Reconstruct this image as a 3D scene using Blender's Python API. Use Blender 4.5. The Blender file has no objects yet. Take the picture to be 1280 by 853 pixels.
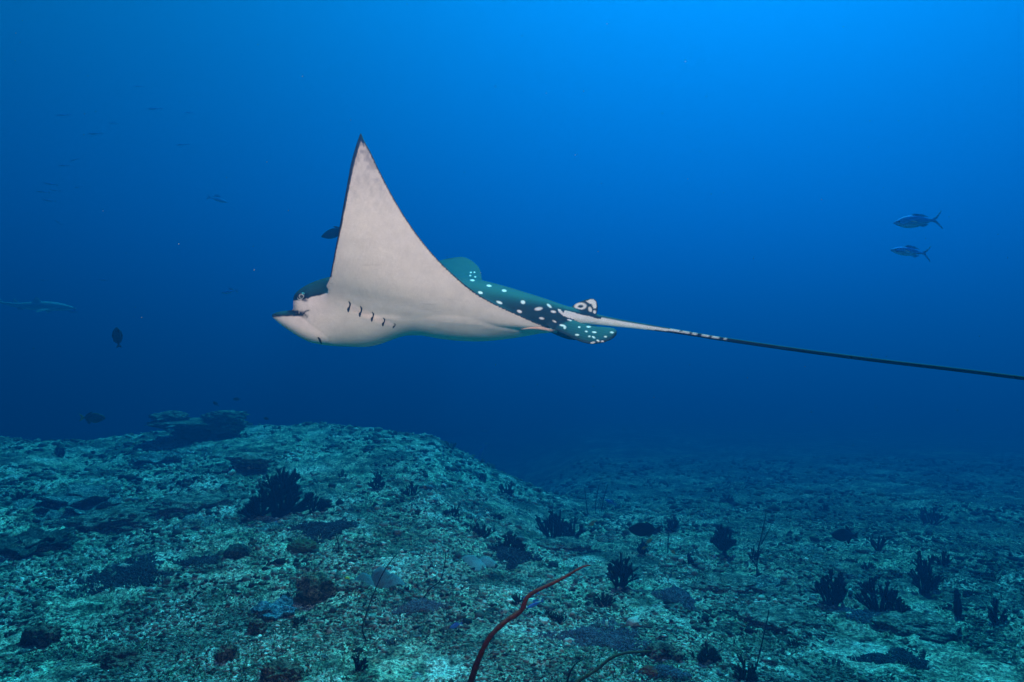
import bpy, bmesh, math, random
import numpy as np
from mathutils import Vector, Matrix, kdtree

# ------------------------------------------------------------------ camera
F = 834.0                     # focal length in photo pixels (1280 x 853)
CAM = Vector((0.0, 0.0, 1.5))
sc = bpy.context.scene
cd = bpy.data.cameras.new('camera'); cam = bpy.data.objects.new('camera', cd)
sc.collection.objects.link(cam); sc.camera = cam
cam.location = CAM; cam.rotation_euler = (math.radians(90), 0, 0)
cd.sensor_width = 36.0; cd.lens = 36.0 * F / 1280.0
cd.clip_start = 0.02; cd.clip_end = 2000

# ------------------------------------------------------------------ world: the open water beyond the built stretch of reef
SUN_EL, SUN_AZ = 59.0, 25.0   # degrees; azimuth to the right of straight ahead
w = bpy.data.worlds.new('World'); sc.world = w; w.use_nodes = True
nt = w.node_tree; nt.nodes.clear()
def wn(t, **kw):
    n = nt.nodes.new(t)
    for k, v in kw.items(): setattr(n, k, v)
    return n
sky = wn('ShaderNodeTexSky', sky_type='NISHITA', sun_disc=False,
         sun_elevation=math.radians(SUN_EL), sun_rotation=math.radians(SUN_AZ))
tc = wn('ShaderNodeTexCoord'); sep = wn('ShaderNodeSeparateXYZ')
nt.links.new(tc.outputs['Generated'], sep.inputs[0])
ramp = wn('ShaderNodeValToRGB')          # colour that water lets through, by how steeply one looks up
nt.links.new(sep.outputs['Z'], ramp.inputs['Fac'])
els = ramp.color_ramp.elements
els[0].position = 0.0; els[0].color = (0.0, 0.030, 0.13, 1)
els[1].position = 1.0; els[1].color = (0.06, 0.62, 1.0, 1)
e = els.new(0.25); e.color = (0.0, 0.26, 0.30, 1)
e = els.new(0.55); e.color = (0.01, 0.62, 0.58, 1)
mul = wn('ShaderNodeMixRGB', blend_type='MULTIPLY'); mul.inputs['Fac'].default_value = 1.0
hsv = wn('ShaderNodeHueSaturation'); hsv.inputs['Saturation'].default_value = 0.0
nt.links.new(sky.outputs[0], hsv.inputs['Color'])
nt.links.new(hsv.outputs[0], mul.inputs['Color1']); nt.links.new(ramp.outputs[0], mul.inputs['Color2'])
bg = wn('ShaderNodeBackground'); bg.inputs['Strength'].default_value = WORLD = 0.032
out = wn('ShaderNodeOutputWorld')
nt.links.new(mul.outputs[0], bg.inputs['Color']); nt.links.new(bg.outputs[0], out.inputs['Surface'])

# ------------------------------------------------------------------ sun, filtered to blue-green by the water above
sd = bpy.data.lights.new('sun', 'SUN'); sun = bpy.data.objects.new('sun', sd); sc.collection.objects.link(sun)
sd.energy = 5.0; sd.angle = math.radians(8); sd.color = (0.12, 0.97, 0.84)
_d = Vector((math.sin(math.radians(SUN_AZ)) * math.cos(math.radians(SUN_EL)),
             math.cos(math.radians(SUN_AZ)) * math.cos(math.radians(SUN_EL)), math.sin(math.radians(SUN_EL))))
sun.rotation_euler = (-_d).to_track_quat('-Z', 'Y').to_euler()

# ------------------------------------------------------------------ the photographer's two strobes, on arms beside the camera
STROBE = 142.0
for sx, e in ((-0.75, 1.0), (0.55, 0.8)):
    l = bpy.data.lights.new('strobe', 'SPOT'); o = bpy.data.objects.new('strobe', l); sc.collection.objects.link(o)
    o.location = (sx, -0.1, 2.35 if sx < 0 else 2.2)
    tgt = Vector((-0.40, 2.35, 1.85))
    o.rotation_euler = (tgt - o.location).to_track_quat('-Z', 'Y').to_euler()
    l.energy = STROBE * e; l.spot_size = math.radians(72); l.spot_blend = 1.0; l.color = (1.0, 0.64, 0.49); l.shadow_soft_size = 0.06

# ------------------------------------------------------------------ exposure and sampling
vs = sc.view_settings; vs.view_transform = 'Standard'; vs.look = 'None'; vs.exposure = 0.95; vs.gamma = 1.0; vs.use_curve_mapping = False
cy = sc.cycles
cy.max_bounces = 4; cy.diffuse_bounces = 2; cy.glossy_bounces = 2; cy.volume_bounces = 0; cy.transmission_bounces = 4
cy.use_denoising = True; cy.caustics_reflective = False; cy.caustics_refractive = False; cy.sample_clamp_indirect = 4.0

# ------------------------------------------------------------------ helpers
COL = sc.collection
def pix(px, py, Y):
    """photo pixel + distance along the view -> world point"""
    return Vector(((px - 640.0) / F * Y, Y, CAM.z - (py - 426.5) / F * Y))

def link(name, me, mat=None, parent=None, smooth=True):
    o = bpy.data.objects.new(name, me); COL.objects.link(o)
    if mat is not None:
        me.materials.clear(); me.materials.append(mat)
    if parent is not None: o.parent = parent
    if smooth and len(me.polygons):
        me.polygons.foreach_set('use_smooth', np.ones(len(me.polygons), dtype=bool))
    return o

def tag(o, label=None, cat=None, group=None, kind=None):
    if label: o['label'] = label
    if cat: o['category'] = cat
    if group: o['group'] = group
    if kind: o['kind'] = kind
    return o

def empty(name, loc, rz=0.0):
    o = bpy.data.objects.new(name, None); COL.objects.link(o); o.location = loc; o.rotation_euler[2] = rz
    o.empty_display_size = 0.05
    return o

def mesh_np(name, V, Q, per=4):
    V = np.asarray(V, dtype=np.float32); Q = np.asarray(Q, dtype=np.int32)
    me = bpy.data.meshes.new(name); n = len(Q)
    me.vertices.add(len(V)); me.vertices.foreach_set('co', V.ravel())
    me.loops.add(n * per); me.loops.foreach_set('vertex_index', Q.ravel())
    me.polygons.add(n); me.polygons.foreach_set('loop_start', np.arange(n, dtype=np.int32) * per)
    me.update(calc_edges=True); me.validate()
    return me

def mesh_mixed(name, V, faces):
    me = bpy.data.meshes.new(name); me.from_pydata([tuple(v) for v in V], [], [tuple(f) for f in faces]); me.update()
    return me

# value noise in numpy ------------------------------------------------
def _hash(i, j, k, s):
    n = (i.astype(np.int64) * 73856093) ^ (j.astype(np.int64) * 19349663) ^ (k.astype(np.int64) * 83492791) ^ (s * 2654435761)
    n = (n ^ (n >> 13)) * 1274126177 & 0x7fffffff
    n = (n ^ (n >> 16)) & 0xffff
    return n / 65535.0
def vnoise(P, s=0):
    P = np.asarray(P, dtype=np.float64); I = np.floor(P).astype(np.int64); T = P - I; T = T * T * (3 - 2 * T)
    r = 0
    for a in (0, 1):
        wa = T[:, 0] if a else 1 - T[:, 0]
        for b in (0, 1):
            wb = T[:, 1] if b else 1 - T[:, 1]
            for c in (0, 1):
                wc = T[:, 2] if c else 1 - T[:, 2]
                r = r + wa * wb * wc * _hash(I[:, 0] + a, I[:, 1] + b, I[:, 2] + c, s)
    return r * 2 - 1
def vn2(x, y, scale, s):
    x = np.asarray(x, float).ravel(); y = np.asarray(y, float).ravel()
    return vnoise(np.stack([x / scale, y / scale, np.full_like(x, 0.37)], 1), s)

# ------------------------------------------------------------------ materials
def mat_new(name, rough=0.8, spec=0.2):
    m = bpy.data.materials.new(name); m.use_nodes = True
    b = m.node_tree.nodes['Principled BSDF']
    b.inputs['Roughness'].default_value = rough; b.inputs['Specular IOR Level'].default_value = spec
    return m, m.node_tree, b
def nodes_noise(t, scale, detail=6, rough=0.6, coord='Object', vec=None):
    n = t.nodes.new('ShaderNodeTexNoise'); n.inputs['Scale'].default_value = scale
    n.inputs['Detail'].default_value = detail; n.inputs['Roughness'].default_value = rough
    if vec is None:
        c = t.nodes.new('ShaderNodeTexCoord'); vec = c.outputs[coord]
    t.links.new(vec, n.inputs['Vector'])
    return n
def nodes_ramp(t, fac, stops):
    r = t.nodes.new('ShaderNodeValToRGB'); t.links.new(fac, r.inputs['Fac'])
    el = r.color_ramp.elements
    while len(el) < len(stops): el.new(0.5)
    for e, (p, c) in zip(el, stops):
        e.position = p; e.color = (*c, 1) if len(c) == 3 else c
    return r
def nodes_mix(t, fac, a, b, mode='MIX'):
    n = t.nodes.new('ShaderNodeMixRGB'); n.blend_type = mode
    for k, v in (('Fac', fac), ('Color1', a), ('Color2', b)):
        if isinstance(v, bpy.types.NodeSocket): t.links.new(v, n.inputs[k])
        elif isinstance(v, (int, float)): n.inputs[k].default_value = v
        else: n.inputs[k].default_value = (*v, 1)
    return n.outputs[0]
def nodes_bump(t, b, h, strength=0.4, dist=0.01):
    n = t.nodes.new('ShaderNodeBump'); n.inputs['Strength'].default_value = strength; n.inputs['Distance'].default_value = dist
    t.links.new(h, n.inputs['Height']); t.links.new(n.outputs[0], b.inputs['Normal'])
def simple_mat(name, c1, c2, scale=20, rough=0.8, spec=0.2, bump=0.3, dist=0.01, p=(0.35, 0.65)):
    m, t, b = mat_new(name, rough, spec)
    n = nodes_noise(t, scale)
    r = nodes_ramp(t, n.outputs['Fac'], [(p[0], c1), (p[1], c2)])
    t.links.new(r.outputs[0], b.inputs['Base Color'])
    if bump: nodes_bump(t, b, n.outputs['Fac'], bump, dist)
    return m

# ------------------------------------------------------------------ seabed: mound on the one side, falling to a deeper plain on the other
def ss(a, b, x):
    t = np.clip((x - a) / (b - a), 0, 1); return t * t * (3 - 2 * t)
_cpx = np.array([-900, -300, 0, 60, 130, 180, 320, 400, 450, 500, 540, 565, 600, 640, 700, 900])
_cpy = np.array([575, 560, 552, 553, 553, 546, 534, 530, 529, 536, 546, 563, 586, 606, 628, 650])
_cd = np.array([9.0, 9.0, 8.8, 8.8, 9.0, 9.0, 9.4, 9.6, 9.6, 9.3, 9.0, 8.8, 8.4, 8.0, 7.6, 7.0])
_gy = np.array([0, 3, 5, 8, 12, 20, 35, 60, 100]); _gz = np.array([0.02, 0.02, -0.11, -0.46, -0.95, -1.7, -2.5, -3.0, -3.3])
def base_h(x, y):
    x = np.asarray(x, float).ravel(); y = np.asarray(y, float).ravel()
    d = np.hypot(x, y) * np.where(y > 0, 1, 1)
    yy = np.maximum(y, 0.15 * d + 0.01)
    px = 640 + F * x / yy
    px = np.clip(px, -900, 1800)
    g = np.interp(yy, _gy, _gz)
    cz = CAM.z - (np.interp(px, _cpx, _cpy) - 426.5) / F * np.interp(px, _cpx, _cd)
    dc = np.interp(px, _cpx, _cd)
    m = 0.02 + (cz - 0.02) * ss(2.6, 1.0, 0) * 0 + (cz - 0.02) * np.clip((yy - 3.0) / (dc - 3.0), 0, 1) ** 1.25
    beyond = ss(0.0, 4.5, yy - dc)
    m = m * (1 - beyond) + np.minimum(g - 0.9, m) * beyond
    k = ss(620, 760, px)
    return m * (1 - k) + g * k
def rough_h(x, y):
    r = 0.075 * vn2(x, y, 1.6, 1) + 0.045 * vn2(x, y, 0.7, 2)
    b = vn2(x, y, 0.33, 3); r = r + 0.028 * b
    r = r + 0.020 * np.abs(vn2(x, y, 0.17, 4)) * (0.4 + 0.6 * ss(-0.3, 0.4, vn2(x, y, 1.1, 9)))
    return r
def ground_h(x, y):
    return base_h(x, y) + rough_h(x, y)
def fine_h(x, y):
    d = np.hypot(x, y)
    return (0.014 * vn2(x, y, 0.08, 5) + 0.016 * np.abs(vn2(x, y, 0.045, 6)) + 0.008 * vn2(x, y, 0.02, 7)) * np.clip(d / 4, 0.8, 1.3)
def gz(x, y):
    return float(ground_h(np.array([x]), np.array([y]))[0])
_PR = 1.0 / np.linspace(1 / 1.2, 1 / 60.0, 6000)
def ground_at(px, py):
    """where the sight line through a photo pixel first meets the seabed"""
    x = (px - 640.0) / F * _PR; z = CAM.z - (py - 426.5) / F * _PR
    h = ground_h(x, _PR)
    hit = np.nonzero(z <= h)[0]
    i = hit[0] if len(hit) else len(_PR) - 1
    return Vector((x[i], _PR[i], h[i]))

def crust_mat(name, dark, mid, light, scale=16, tint=None):
    """rough living crust: clumps, fine speckle and deep relief"""
    m, t, b = mat_new(name, .95, .05); co = t.nodes.new('ShaderNodeTexCoord').outputs['Object']
    geo = t.nodes.new('ShaderNodeNewGeometry').outputs['Position']
    a = nodes_noise(t, scale, 6, .65, vec=geo); f = nodes_noise(t, 75, 3, .75, vec=geo)
    c = nodes_ramp(t, a.outputs['Fac'], [(.36, dark), (.5, mid), (.66, light)]).outputs[0]
    s = nodes_ramp(t, f.outputs['Fac'], [(.38, (.22, .22, .22)), (.5, (.9, .9, .9)), (.62, (2.0, 2.0, 1.9))]).outputs[0]
    t.links.new(nodes_mix(t, 1, c, s, 'MULTIPLY'), b.inputs['Base Color']); nodes_bump(t, b, f.outputs['Fac'], .9, .03)
    return m
def build_seabed():
    nr, na = 760, 900
    r = np.concatenate([np.linspace(.9, 2.2, 30)[:-1], 1.0 / np.linspace(1 / 2.2, 1 / 75.0, nr - 29)])
    af = np.linspace(-46, 46, na - 160); ab = np.linspace(46, 314, 162)[1:-1]
    ang = np.radians(np.concatenate([af, ab])); na = len(ang)
    R, A = np.meshgrid(r, ang, indexing='ij')
    X = (R * np.sin(A)).ravel(); Y = (R * np.cos(A)).ravel()
    Z = ground_h(X, Y)
    Z = Z + fine_h(X, Y)
    V = np.stack([X, Y, Z], 1)
    V = np.concatenate([V, [[0, 0, 0.02]]]); c = len(V) - 1
    i = np.arange(nr - 1)[:, None]; j = np.arange(na)[None, :]; j2 = (j + 1) % na
    Q = np.stack([i * na + j, i * na + j2, (i + 1) * na + j2, (i + 1) * na + j], -1).reshape(-1, 4)
    me = mesh_np('seabed', V, Q[:, ::-1])
    pdark = np.r_[.85 * ss(-.5, 4.5, X + .3 * (Y - 4)) * (.7 + .3 * vn2(X, Y, .9, 51)), 0].astype(np.float32)
    bm = bmesh.new(); bm.from_mesh(me); bm.verts.ensure_lookup_table()
    cv = bm.verts[c]
    for k in range(na):
        bm.faces.new((cv, bm.verts[(k + 1) % na], bm.verts[k]))
    bmesh.ops.recalc_face_normals(bm, faces=bm.faces) if False else None
    bm.to_mesh(me); bm.free()
    me.attributes.new('plain_dark', 'FLOAT', 'POINT').data.foreach_set('value', pdark)
    m, t, b = mat_new('seabed_rubble', 0.9, 0.1)
    co = t.nodes.new('ShaderNodeTexCoord').outputs['Object']
    big = nodes_noise(t, 1.1, 5, 0.6, vec=co); mid = nodes_noise(t, 5.5, 7, 0.65, vec=co)
    fin = nodes_noise(t, 42, 4, 0.7, vec=co); sand = nodes_noise(t, 2.3, 6, 0.62, vec=co)
    tint = nodes_noise(t, 3.1, 4, 0.6, vec=co)
    mic = nodes_noise(t, 110, 2, 0.7, vec=co)
    base = nodes_ramp(t, mid.outputs['Fac'], [(0.37, (0.035, 0.045, 0.045)), (0.47, (0.26, 0.29, 0.24)), (0.58, (0.64, 0.66, 0.58))]).outputs[0]
    green = nodes_ramp(t, tint.outputs['Fac'], [(0.42, (0.84, 1.0, 0.87)), (0.58, (1.15, 1.0, 0.90))]).outputs[0]
    base = nodes_mix(t, 1.0, base, green, 'MULTIPLY')
    algae = nodes_ramp(t, big.outputs['Fac'], [(0.47, (0, 0, 0)), (0.6, (0.8, 0.8, 0.8))]).outputs[0]
    base = nodes_mix(t, algae, base, (0.06, 0.085, 0.08))
    ca = t.nodes.new('ShaderNodeAttribute'); ca.attribute_name = 'plain_dark'          # darker and less sandy toward the deeper plain
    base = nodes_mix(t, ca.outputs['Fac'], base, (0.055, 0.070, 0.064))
    sm = nodes_ramp(t, sand.outputs['Fac'], [(0.52, (0, 0, 0)), (0.64, (0.9, 0.9, 0.9))]).outputs[0]
    inv = t.nodes.new('ShaderNodeInvert'); t.links.new(ca.outputs['Fac'], inv.inputs['Color']); sm = nodes_mix(t, 1.0, sm, inv.outputs[0], 'MULTIPLY')
    base = nodes_mix(t, sm, base, (0.76, 0.75, 0.67))
    spk = nodes_ramp(t, fin.outputs['Fac'], [(0.38, (0.16, 0.17, 0.16)), (0.49, (0.85, 0.85, 0.85)), (0.62, (1.7, 1.7, 1.6))]).outputs[0]
    base = nodes_mix(t, 1.0, base, spk, 'MULTIPLY')
    sp2 = nodes_ramp(t, mic.outputs['Fac'], [(0.36, (0.35, 0.35, 0.35)), (0.62, (1.35, 1.35, 1.35))]).outputs[0]
    base = nodes_mix(t, 1.0, base, sp2, 'MULTIPLY')
    t.links.new(base, b.inputs['Base Color'])
    hh = nodes_mix(t, 0.4, fin.outputs['Fac'], mic.outputs['Fac'])
    nodes_bump(t, b, hh, 1.0, 0.026)
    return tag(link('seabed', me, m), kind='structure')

def build_haze():
    bm = bmesh.new(); bmesh.ops.create_cube(bm, size=1.0)
    me = bpy.data.meshes.new('haze'); bm.to_mesh(me); bm.free()
    o = link('haze', me, smooth=False); o.scale = (170, 170, 11.5); o.location = (0, 0, 11.5 / 2 - 4.6)
    m = bpy.data.materials.new('water_haze'); m.use_nodes = True; t = m.node_tree; t.nodes.clear()
    v = t.nodes.new('ShaderNodeVolumePrincipled'); oo = t.nodes.new('ShaderNodeOutputMaterial')
    v.inputs['Color'].default_value = HAZE_COL; v.inputs['Absorption Color'].default_value = (0, 0, 0, 1)
    v.inputs['Density'].default_value = HAZE_D; v.inputs['Anisotropy'].default_value = 0.64
    ab = t.nodes.new('ShaderNodeVolumeAbsorption'); ab.inputs['Color'].default_value = (0.0, 0.82, 1.0, 1); ab.inputs['Density'].default_value = 0.075
    ad = t.nodes.new('ShaderNodeAddShader'); t.links.new(v.outputs[0], ad.inputs[0]); t.links.new(ab.outputs[0], ad.inputs[1])
    t.links.new(ad.outputs[0], oo.inputs['Volume'])
    me.materials.append(m)
    return tag(o, kind='stuff')
HAZE_D = 0.110; HAZE_COL = (0.003, 0.258, 0.97, 1)
seabed = build_seabed()
build_haze()
# ------------------------------------------------------------------ eagle ray
D0 = 2.4
def catmull(P, n):
    """resample control rows P (k x m) to n rows, smooth, by cumulative chord of the first two columns"""
    P = np.asarray(P, float); k = len(P)
    d = np.r_[0, np.cumsum(np.hypot(np.diff(P[:, 0]), np.diff(P[:, 1])) + 1e-3)]
    t = np.linspace(0, d[-1], n); out = np.zeros((n, P.shape[1]))
    M = np.zeros_like(P)
    M[1:-1] = (P[2:] - P[:-2]) / (d[2:] - d[:-2])[:, None]; M[0] = (P[1] - P[0]) / (d[1] - d[0]); M[-1] = (P[-1] - P[-2]) / (d[-1] - d[-2])
    i = np.clip(np.searchsorted(d, t, side='right') - 1, 0, k - 2)
    h = (d[i + 1] - d[i])[:, None]; u = ((t - d[i])[:, None]) / h
    return ((2 * u**3 - 3 * u**2 + 1) * P[i] + (u**3 - 2 * u**2 + u) * h * M[i] + (-2 * u**3 + 3 * u**2) * P[i + 1] + (u**3 - u**2) * h * M[i + 1])
def unproj(px, py, Y):
    px, py, Y = np.broadcast_arrays(np.asarray(px, float), py, Y)
    return np.stack([(px - 640) / F * Y, Y, CAM.z - (py - 426.5) / F * Y], -1)
def proj(V):
    return np.stack([640 + F * V[:, 0] / V[:, 1], 426.5 - F * (V[:, 2] - CAM.z) / V[:, 1]], 1)
def grid_normals(G):
    a = np.gradient(G, axis=0); b = np.gradient(G, axis=1); n = np.cross(a, b)
    return n / (np.linalg.norm(n, axis=-1, keepdims=True) + 1e-12)
def closed_sheet(G, T, flip=False):
    """G (n,m,3) middle surface, T (n,m) thickness -> closed two-sided shell; first the one side, then the other"""
    N = grid_normals(G); n, m = T.shape
    A = G + N * T[..., None] / 2; B = G - N * T[..., None] / 2
    V = np.concatenate([A.reshape(-1, 3), B.reshape(-1, 3)]); o = n * m
    i = np.arange(n - 1)[:, None]; j = np.arange(m - 1)[None, :]
    q = np.stack([i * m + j, i * m + j + 1, (i + 1) * m + j + 1, (i + 1) * m + j], -1).reshape(-1, 4)
    Q = [q[:, ::-1], q + o]
    def rim(idx):
        idx = np.asarray(idx); a, b = idx[:-1], idx[1:]
        return np.stack([a, b, b + o, a + o], 1)
    Q += [rim(np.arange(m))[:, ::-1], rim((n - 1) * m + np.arange(m)), rim(np.arange(n) * m), rim(np.arange(n) * m + m - 1)[:, ::-1]]
    Q = np.concatenate(Q)
    if flip: Q = Q[:, ::-1]
    return V, Q
def wing_sheet(rows, n=150, m=110, tmin=0.0055):
    R = catmull(rows, n)
    u = 0.5 - 0.5 * np.cos(np.linspace(0, np.pi, m)); U = u[None, :]
    px = R[:, 0:1] * (1 - U) + R[:, 2:3] * U; py = R[:, 1:2] * (1 - U) + R[:, 3:4] * U
    Y = R[:, 4:5] * (1 - U) + R[:, 5:6] * U
    if R.shape[1] > 7: Y = Y - R[:, 7:8] * np.sin(np.pi * U ** .75)
    G = unproj(px, py, D0 + Y)
    prof = np.clip(2.2 * np.sqrt(U) * (1 - U) ** 1.15, 0, None)
    T = R[:, 6:7] * prof + tmin
    V, Q = closed_sheet(G, T)
    chord = np.hypot(R[:, 2] - R[:, 0], R[:, 3] - R[:, 1])[:, None]
    edge = np.minimum(U, 1 - U) * chord
    return V, Q, edge, R
def tube_np(C, R, k=10, flat=1.0, cap=True):
    C = np.asarray(C, float); n = len(C); T = np.gradient(C, axis=0); T /= np.linalg.norm(T, axis=1)[:, None]
    up = np.array([0.0, 0.0, 1.0]); V = []
    for i in range(n):
        a = np.cross(T[i], up)
        if np.linalg.norm(a) < 1e-3: a = np.cross(T[i], [1.0, 0, 0])
        a /= np.linalg.norm(a); b = np.cross(a, T[i])
        for q in range(k):
            th = 2 * np.pi * q / k
            V.append(C[i] + R[i] * (np.cos(th) * a + flat * np.sin(th) * b))
    V = np.array(V); i = np.arange(n - 1)[:, None]; j = np.arange(k)[None, :]; j2 = (j + 1) % k
    Q = np.stack([i * k + j, i * k + j2, (i + 1) * k + j2, (i + 1) * k + j], -1).reshape(-1, 4)
    if cap:
        o = len(V); V = np.concatenate([V, C[:1], C[-1:]])
        Q = np.concatenate([Q, [[(j + 1) % k, j, o, o] for j in range(k)], [[(n - 1) * k + j, (n - 1) * k + (j + 1) % k, o + 1, o + 1] for j in range(k)]])
    return V, Q
def quads_mesh(name, V, Q):
    faces = [tuple(dict.fromkeys(q)) for q in np.asarray(Q).tolist()]
    me = bpy.data.meshes.new(name); me.from_pydata(np.asarray(V).tolist(), [], [f for f in faces if len(f) > 2]); me.update()
    return me

def loft_trunk(st, k=48, n=120, npow=2.1):
    R = catmull(st, n); V = []
    th = np.linspace(0, 2 * np.pi, k, endpoint=False); c, s = np.cos(th), np.sin(th)
    ex = 2.0 / npow
    cc = np.sign(c) * np.abs(c) ** ex; sn = np.sign(s) * np.abs(s) ** ex
    for x, top, bot, hw, yc in R:
        hw = max(hw, 0.004)
        V.append(unproj(np.full(k, x), (top + bot) / 2 - sn * max(bot - top, 1.5) / 2, D0 + yc + cc * hw))
    V = np.concatenate(V); i = np.arange(n - 1)[:, None]; j = np.arange(k)[None, :]; j2 = (j + 1) % k
    Q = np.stack([i * k + j, i * k + j2, (i + 1) * k + j2, (i + 1) * k + j], -1).reshape(-1, 4)
    o = len(V); V = np.concatenate([V, V[:k].mean(0)[None], V[-k:].mean(0)[None]])
    Q = np.concatenate([Q, [[(j + 1) % k, j, o, o] for j in range(k)], [[(n - 1) * k + j, (n - 1) * k + (j + 1) % k, o + 1, o + 1] for j in range(k)]])
    return V, Q
def outline_sheet(pts, yfun, thick, n=40, m=24):
    """a flat fin from two opposite outline curves (lists of px points), depth by yfun(px, py)"""
    a = catmull([(x, y) for x, y in pts[0]], n); b = catmull([(x, y) for x, y in pts[1]], n)
    U = np.linspace(0, 1, m)[None, :]
    px = a[:, 0:1] * (1 - U) + b[:, 0:1] * U; py = a[:, 1:2] * (1 - U) + b[:, 1:2] * U
    G = unproj(px, py, D0 + yfun(px, py))
    prof = (4 * U * (1 - U)) ** 0.5
    return closed_sheet(G, thick * prof * np.ones_like(px) + 0.004)

def in_poly(P, poly):
    x, y = P[:, 0], P[:, 1]; r = np.zeros(len(P), bool); n = len(poly)
    for i in range(n):
        x1, y1 = poly[i]; x2, y2 = poly[(i + 1) % n]
        c = ((y1 > y) != (y2 > y)) & (x < (x2 - x1) * (y - y1) / (y2 - y1 + 1e-9) + x1)
        r ^= c
    return r

def build_ray():
    trunk = [(366.5, 374, 388, .035, 0), (368, 368.5, 393, .060, 0), (372, 364, 402, .078, 0), (378, 359.5, 414, .088, 0), (386, 355, 424, .098, 0), (397, 350.5, 430, .108, 0),
             (413, 346, 432.5, .120, 0), (435, 344, 433.5, .132, 0), (455, 343, 434, .142, 0), (470, 343, 432, .150, 0), (485, 343, 427, .160, 0), (500, 343, 421.5, .168, 0),
             (515, 343, 419, .174, .0), (530, 343.5, 420, .178, 0), (548, 344, 423.5, .180, 0), (570, 345.5, 426, .178, 0), (600, 350, 427, .165, 0),
             (630, 357.5, 424.5, .140, 0), (660, 366.5, 420, .108, 0), (685, 374.5, 415, .075, 0), (705, 381.5, 409, .054, 0), (725, 387, 405.5, .036, 0), (745, 392.5, 405, .022, 0), (762, 396.5, 405, .014, 0)]
    bill = [(340, 393.4, 396.2, .020, 0), (343, 391.6, 399.2, .040, 0), (349, 389.8, 404.5, .058, 0), (357, 388.6, 410.5, .072, 0), (366, 388, 416.5, .080, 0), (375, 388.5, 422, .086, 0),
            (388, 392, 428, .092, 0), (405, 399, 431, .088, 0), (418, 405, 430, .06, 0), (430, 410, 426, .02, 0)]
    near = [(440, 416, 684, 416, -.010, -.010, .022, 0), (418, 404, 694, 414, -.050, -.045, .040, .030), (408, 388, 694, 412.5, -.080, -.085, .044, .048), (404, 373, 689, 411, -.100, -.112, .044, .052),
            (407, 361, 672, 404, -.126, -.130, .042, .050), (412.5, 349, 648, 393.5, -.168, -.149, .038, .040), (416, 332, 612, 376.5, -.205, -.178, .035, .028), (419.5, 312, 582, 356.5, -.236, -.205, .031, .015), (424, 288, 545, 322, -.263, -.232, .027, .006),
            (429, 258, 515, 284, -.284, -.257, .023, 0), (434, 230, 493, 249, -.290, -.273, .018, 0), (438.5, 206, 475, 214.5, -.286, -.278, .013, 0), (443, 189, 463.5, 190.5, -.277, -.274, .009, 0), (447, 176.5, 456, 177, -.268, -.267, .005, 0), (450.3, 167, 451.8, 167.4, -.258, -.258, .002, 0)]
    far = [(430, 392, 650, 392, .07, .05, .055), (440, 372, 655, 372, .13, .09, .045), (455, 356, 640, 363, .20, .15, .036), (478, 346, 612, 356, .30, .24, .028), (508, 338, 603, 350, .42, .36, .02),
           (532, 331, 601.5, 342, .54, .48, .014), (551, 326, 598, 334, .63, .58, .009), (566, 323, 590, 326.5, .69, .66, .006), (576, 322, 582, 322.5, .71, .70, .003)]
    parts = []
    V, Q = loft_trunk(trunk); parts.append((V, Q, np.zeros(len(V)), np.full(len(V), 99.0)))
    V, Q = loft_trunk(bill, 40, 50, 2.6); parts.append((V, Q, np.full(len(V), 1), np.full(len(V), 99.0)))
    for rows, cid in ((near, 2), (far, 4)):
        V, Q, edge, R = wing_sheet(rows); h = len(V) // 2
        side = np.r_[np.full(h, cid), np.full(h, cid + 1)]
        parts.append((V, Q, side, np.r_[edge.ravel(), edge.ravel()]))
    pel_a = [(676, 404), (690, 410.5), (703, 416.5), (716, 423), (728, 427.8), (738, 429.8), (748, 429.2), (758, 426.8), (766, 423), (770.5, 418.5)]
    pel_b = [(690, 392), (702, 395), (714, 399.5), (724, 403.5), (734, 406.8), (744, 408.6), (754, 409.2), (762, 410), (768, 411.5), (771, 415)]
    V, Q = outline_sheet((pel_a, pel_b), lambda x, y: -.055 - .0035 * (y - 404), .012); parts.append((V, Q, np.full(len(V), 6), np.full(len(V), 30.0)))
    V2, Q2 = outline_sheet(([(x - 22, y - 5) for x, y in pel_a], [(x - 22, y - 3) for x, y in pel_b]), lambda x, y: .055 + .006 * (y - 396), .012); parts.append((V2, Q2, np.full(len(V2), 6), np.full(len(V2), 30.0)))
    dor_a = [(705, 387), (713, 384.5), (719, 380), (727, 376.3), (735, 373.8), (740, 373.2), (744, 374.5), (746.5, 378.5), (747.3, 384), (746.6, 389), (745, 393.5)]
    dor_b = [(706, 391), (712, 391.5), (717, 392), (722, 393), (727, 394), (731, 395), (735, 396), (738, 396.8), (741, 397), (743, 397), (744.5, 396.5)]
    V, Q = outline_sheet((dor_a, dor_b), lambda x, y: 0 * x, .009); parts.append((V, Q, np.full(len(V), 7), np.full(len(V), 30.0)))
    VV, QQ, off = [], [], 0
    for V, Q, _, _ in parts:
        VV.append(V); QQ.append(np.asarray(Q) + off); off += len(V)
    SV = np.concatenate(VV); SC = np.concatenate([p[2] for p in parts]).astype(int); SE = np.concatenate([p[3] for p in parts])
    src = quads_mesh('src', SV, np.concatenate(QQ))
    bm = bmesh.new(); bm.from_mesh(src)
    bmesh.ops.recalc_face_normals(bm, faces=bm.faces); bm.to_mesh(src); bm.free()
    tmp = bpy.data.objects.new('src', src); COL.objects.link(tmp)
    md = tmp.modifiers.new('r', 'REMESH'); md.mode = 'VOXEL'; md.voxel_size = 0.0027; md.adaptivity = 0
    dg = bpy.context.evaluated_depsgraph_get(); me = bpy.data.meshes.new_from_object(tmp.evaluated_get(dg))
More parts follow.
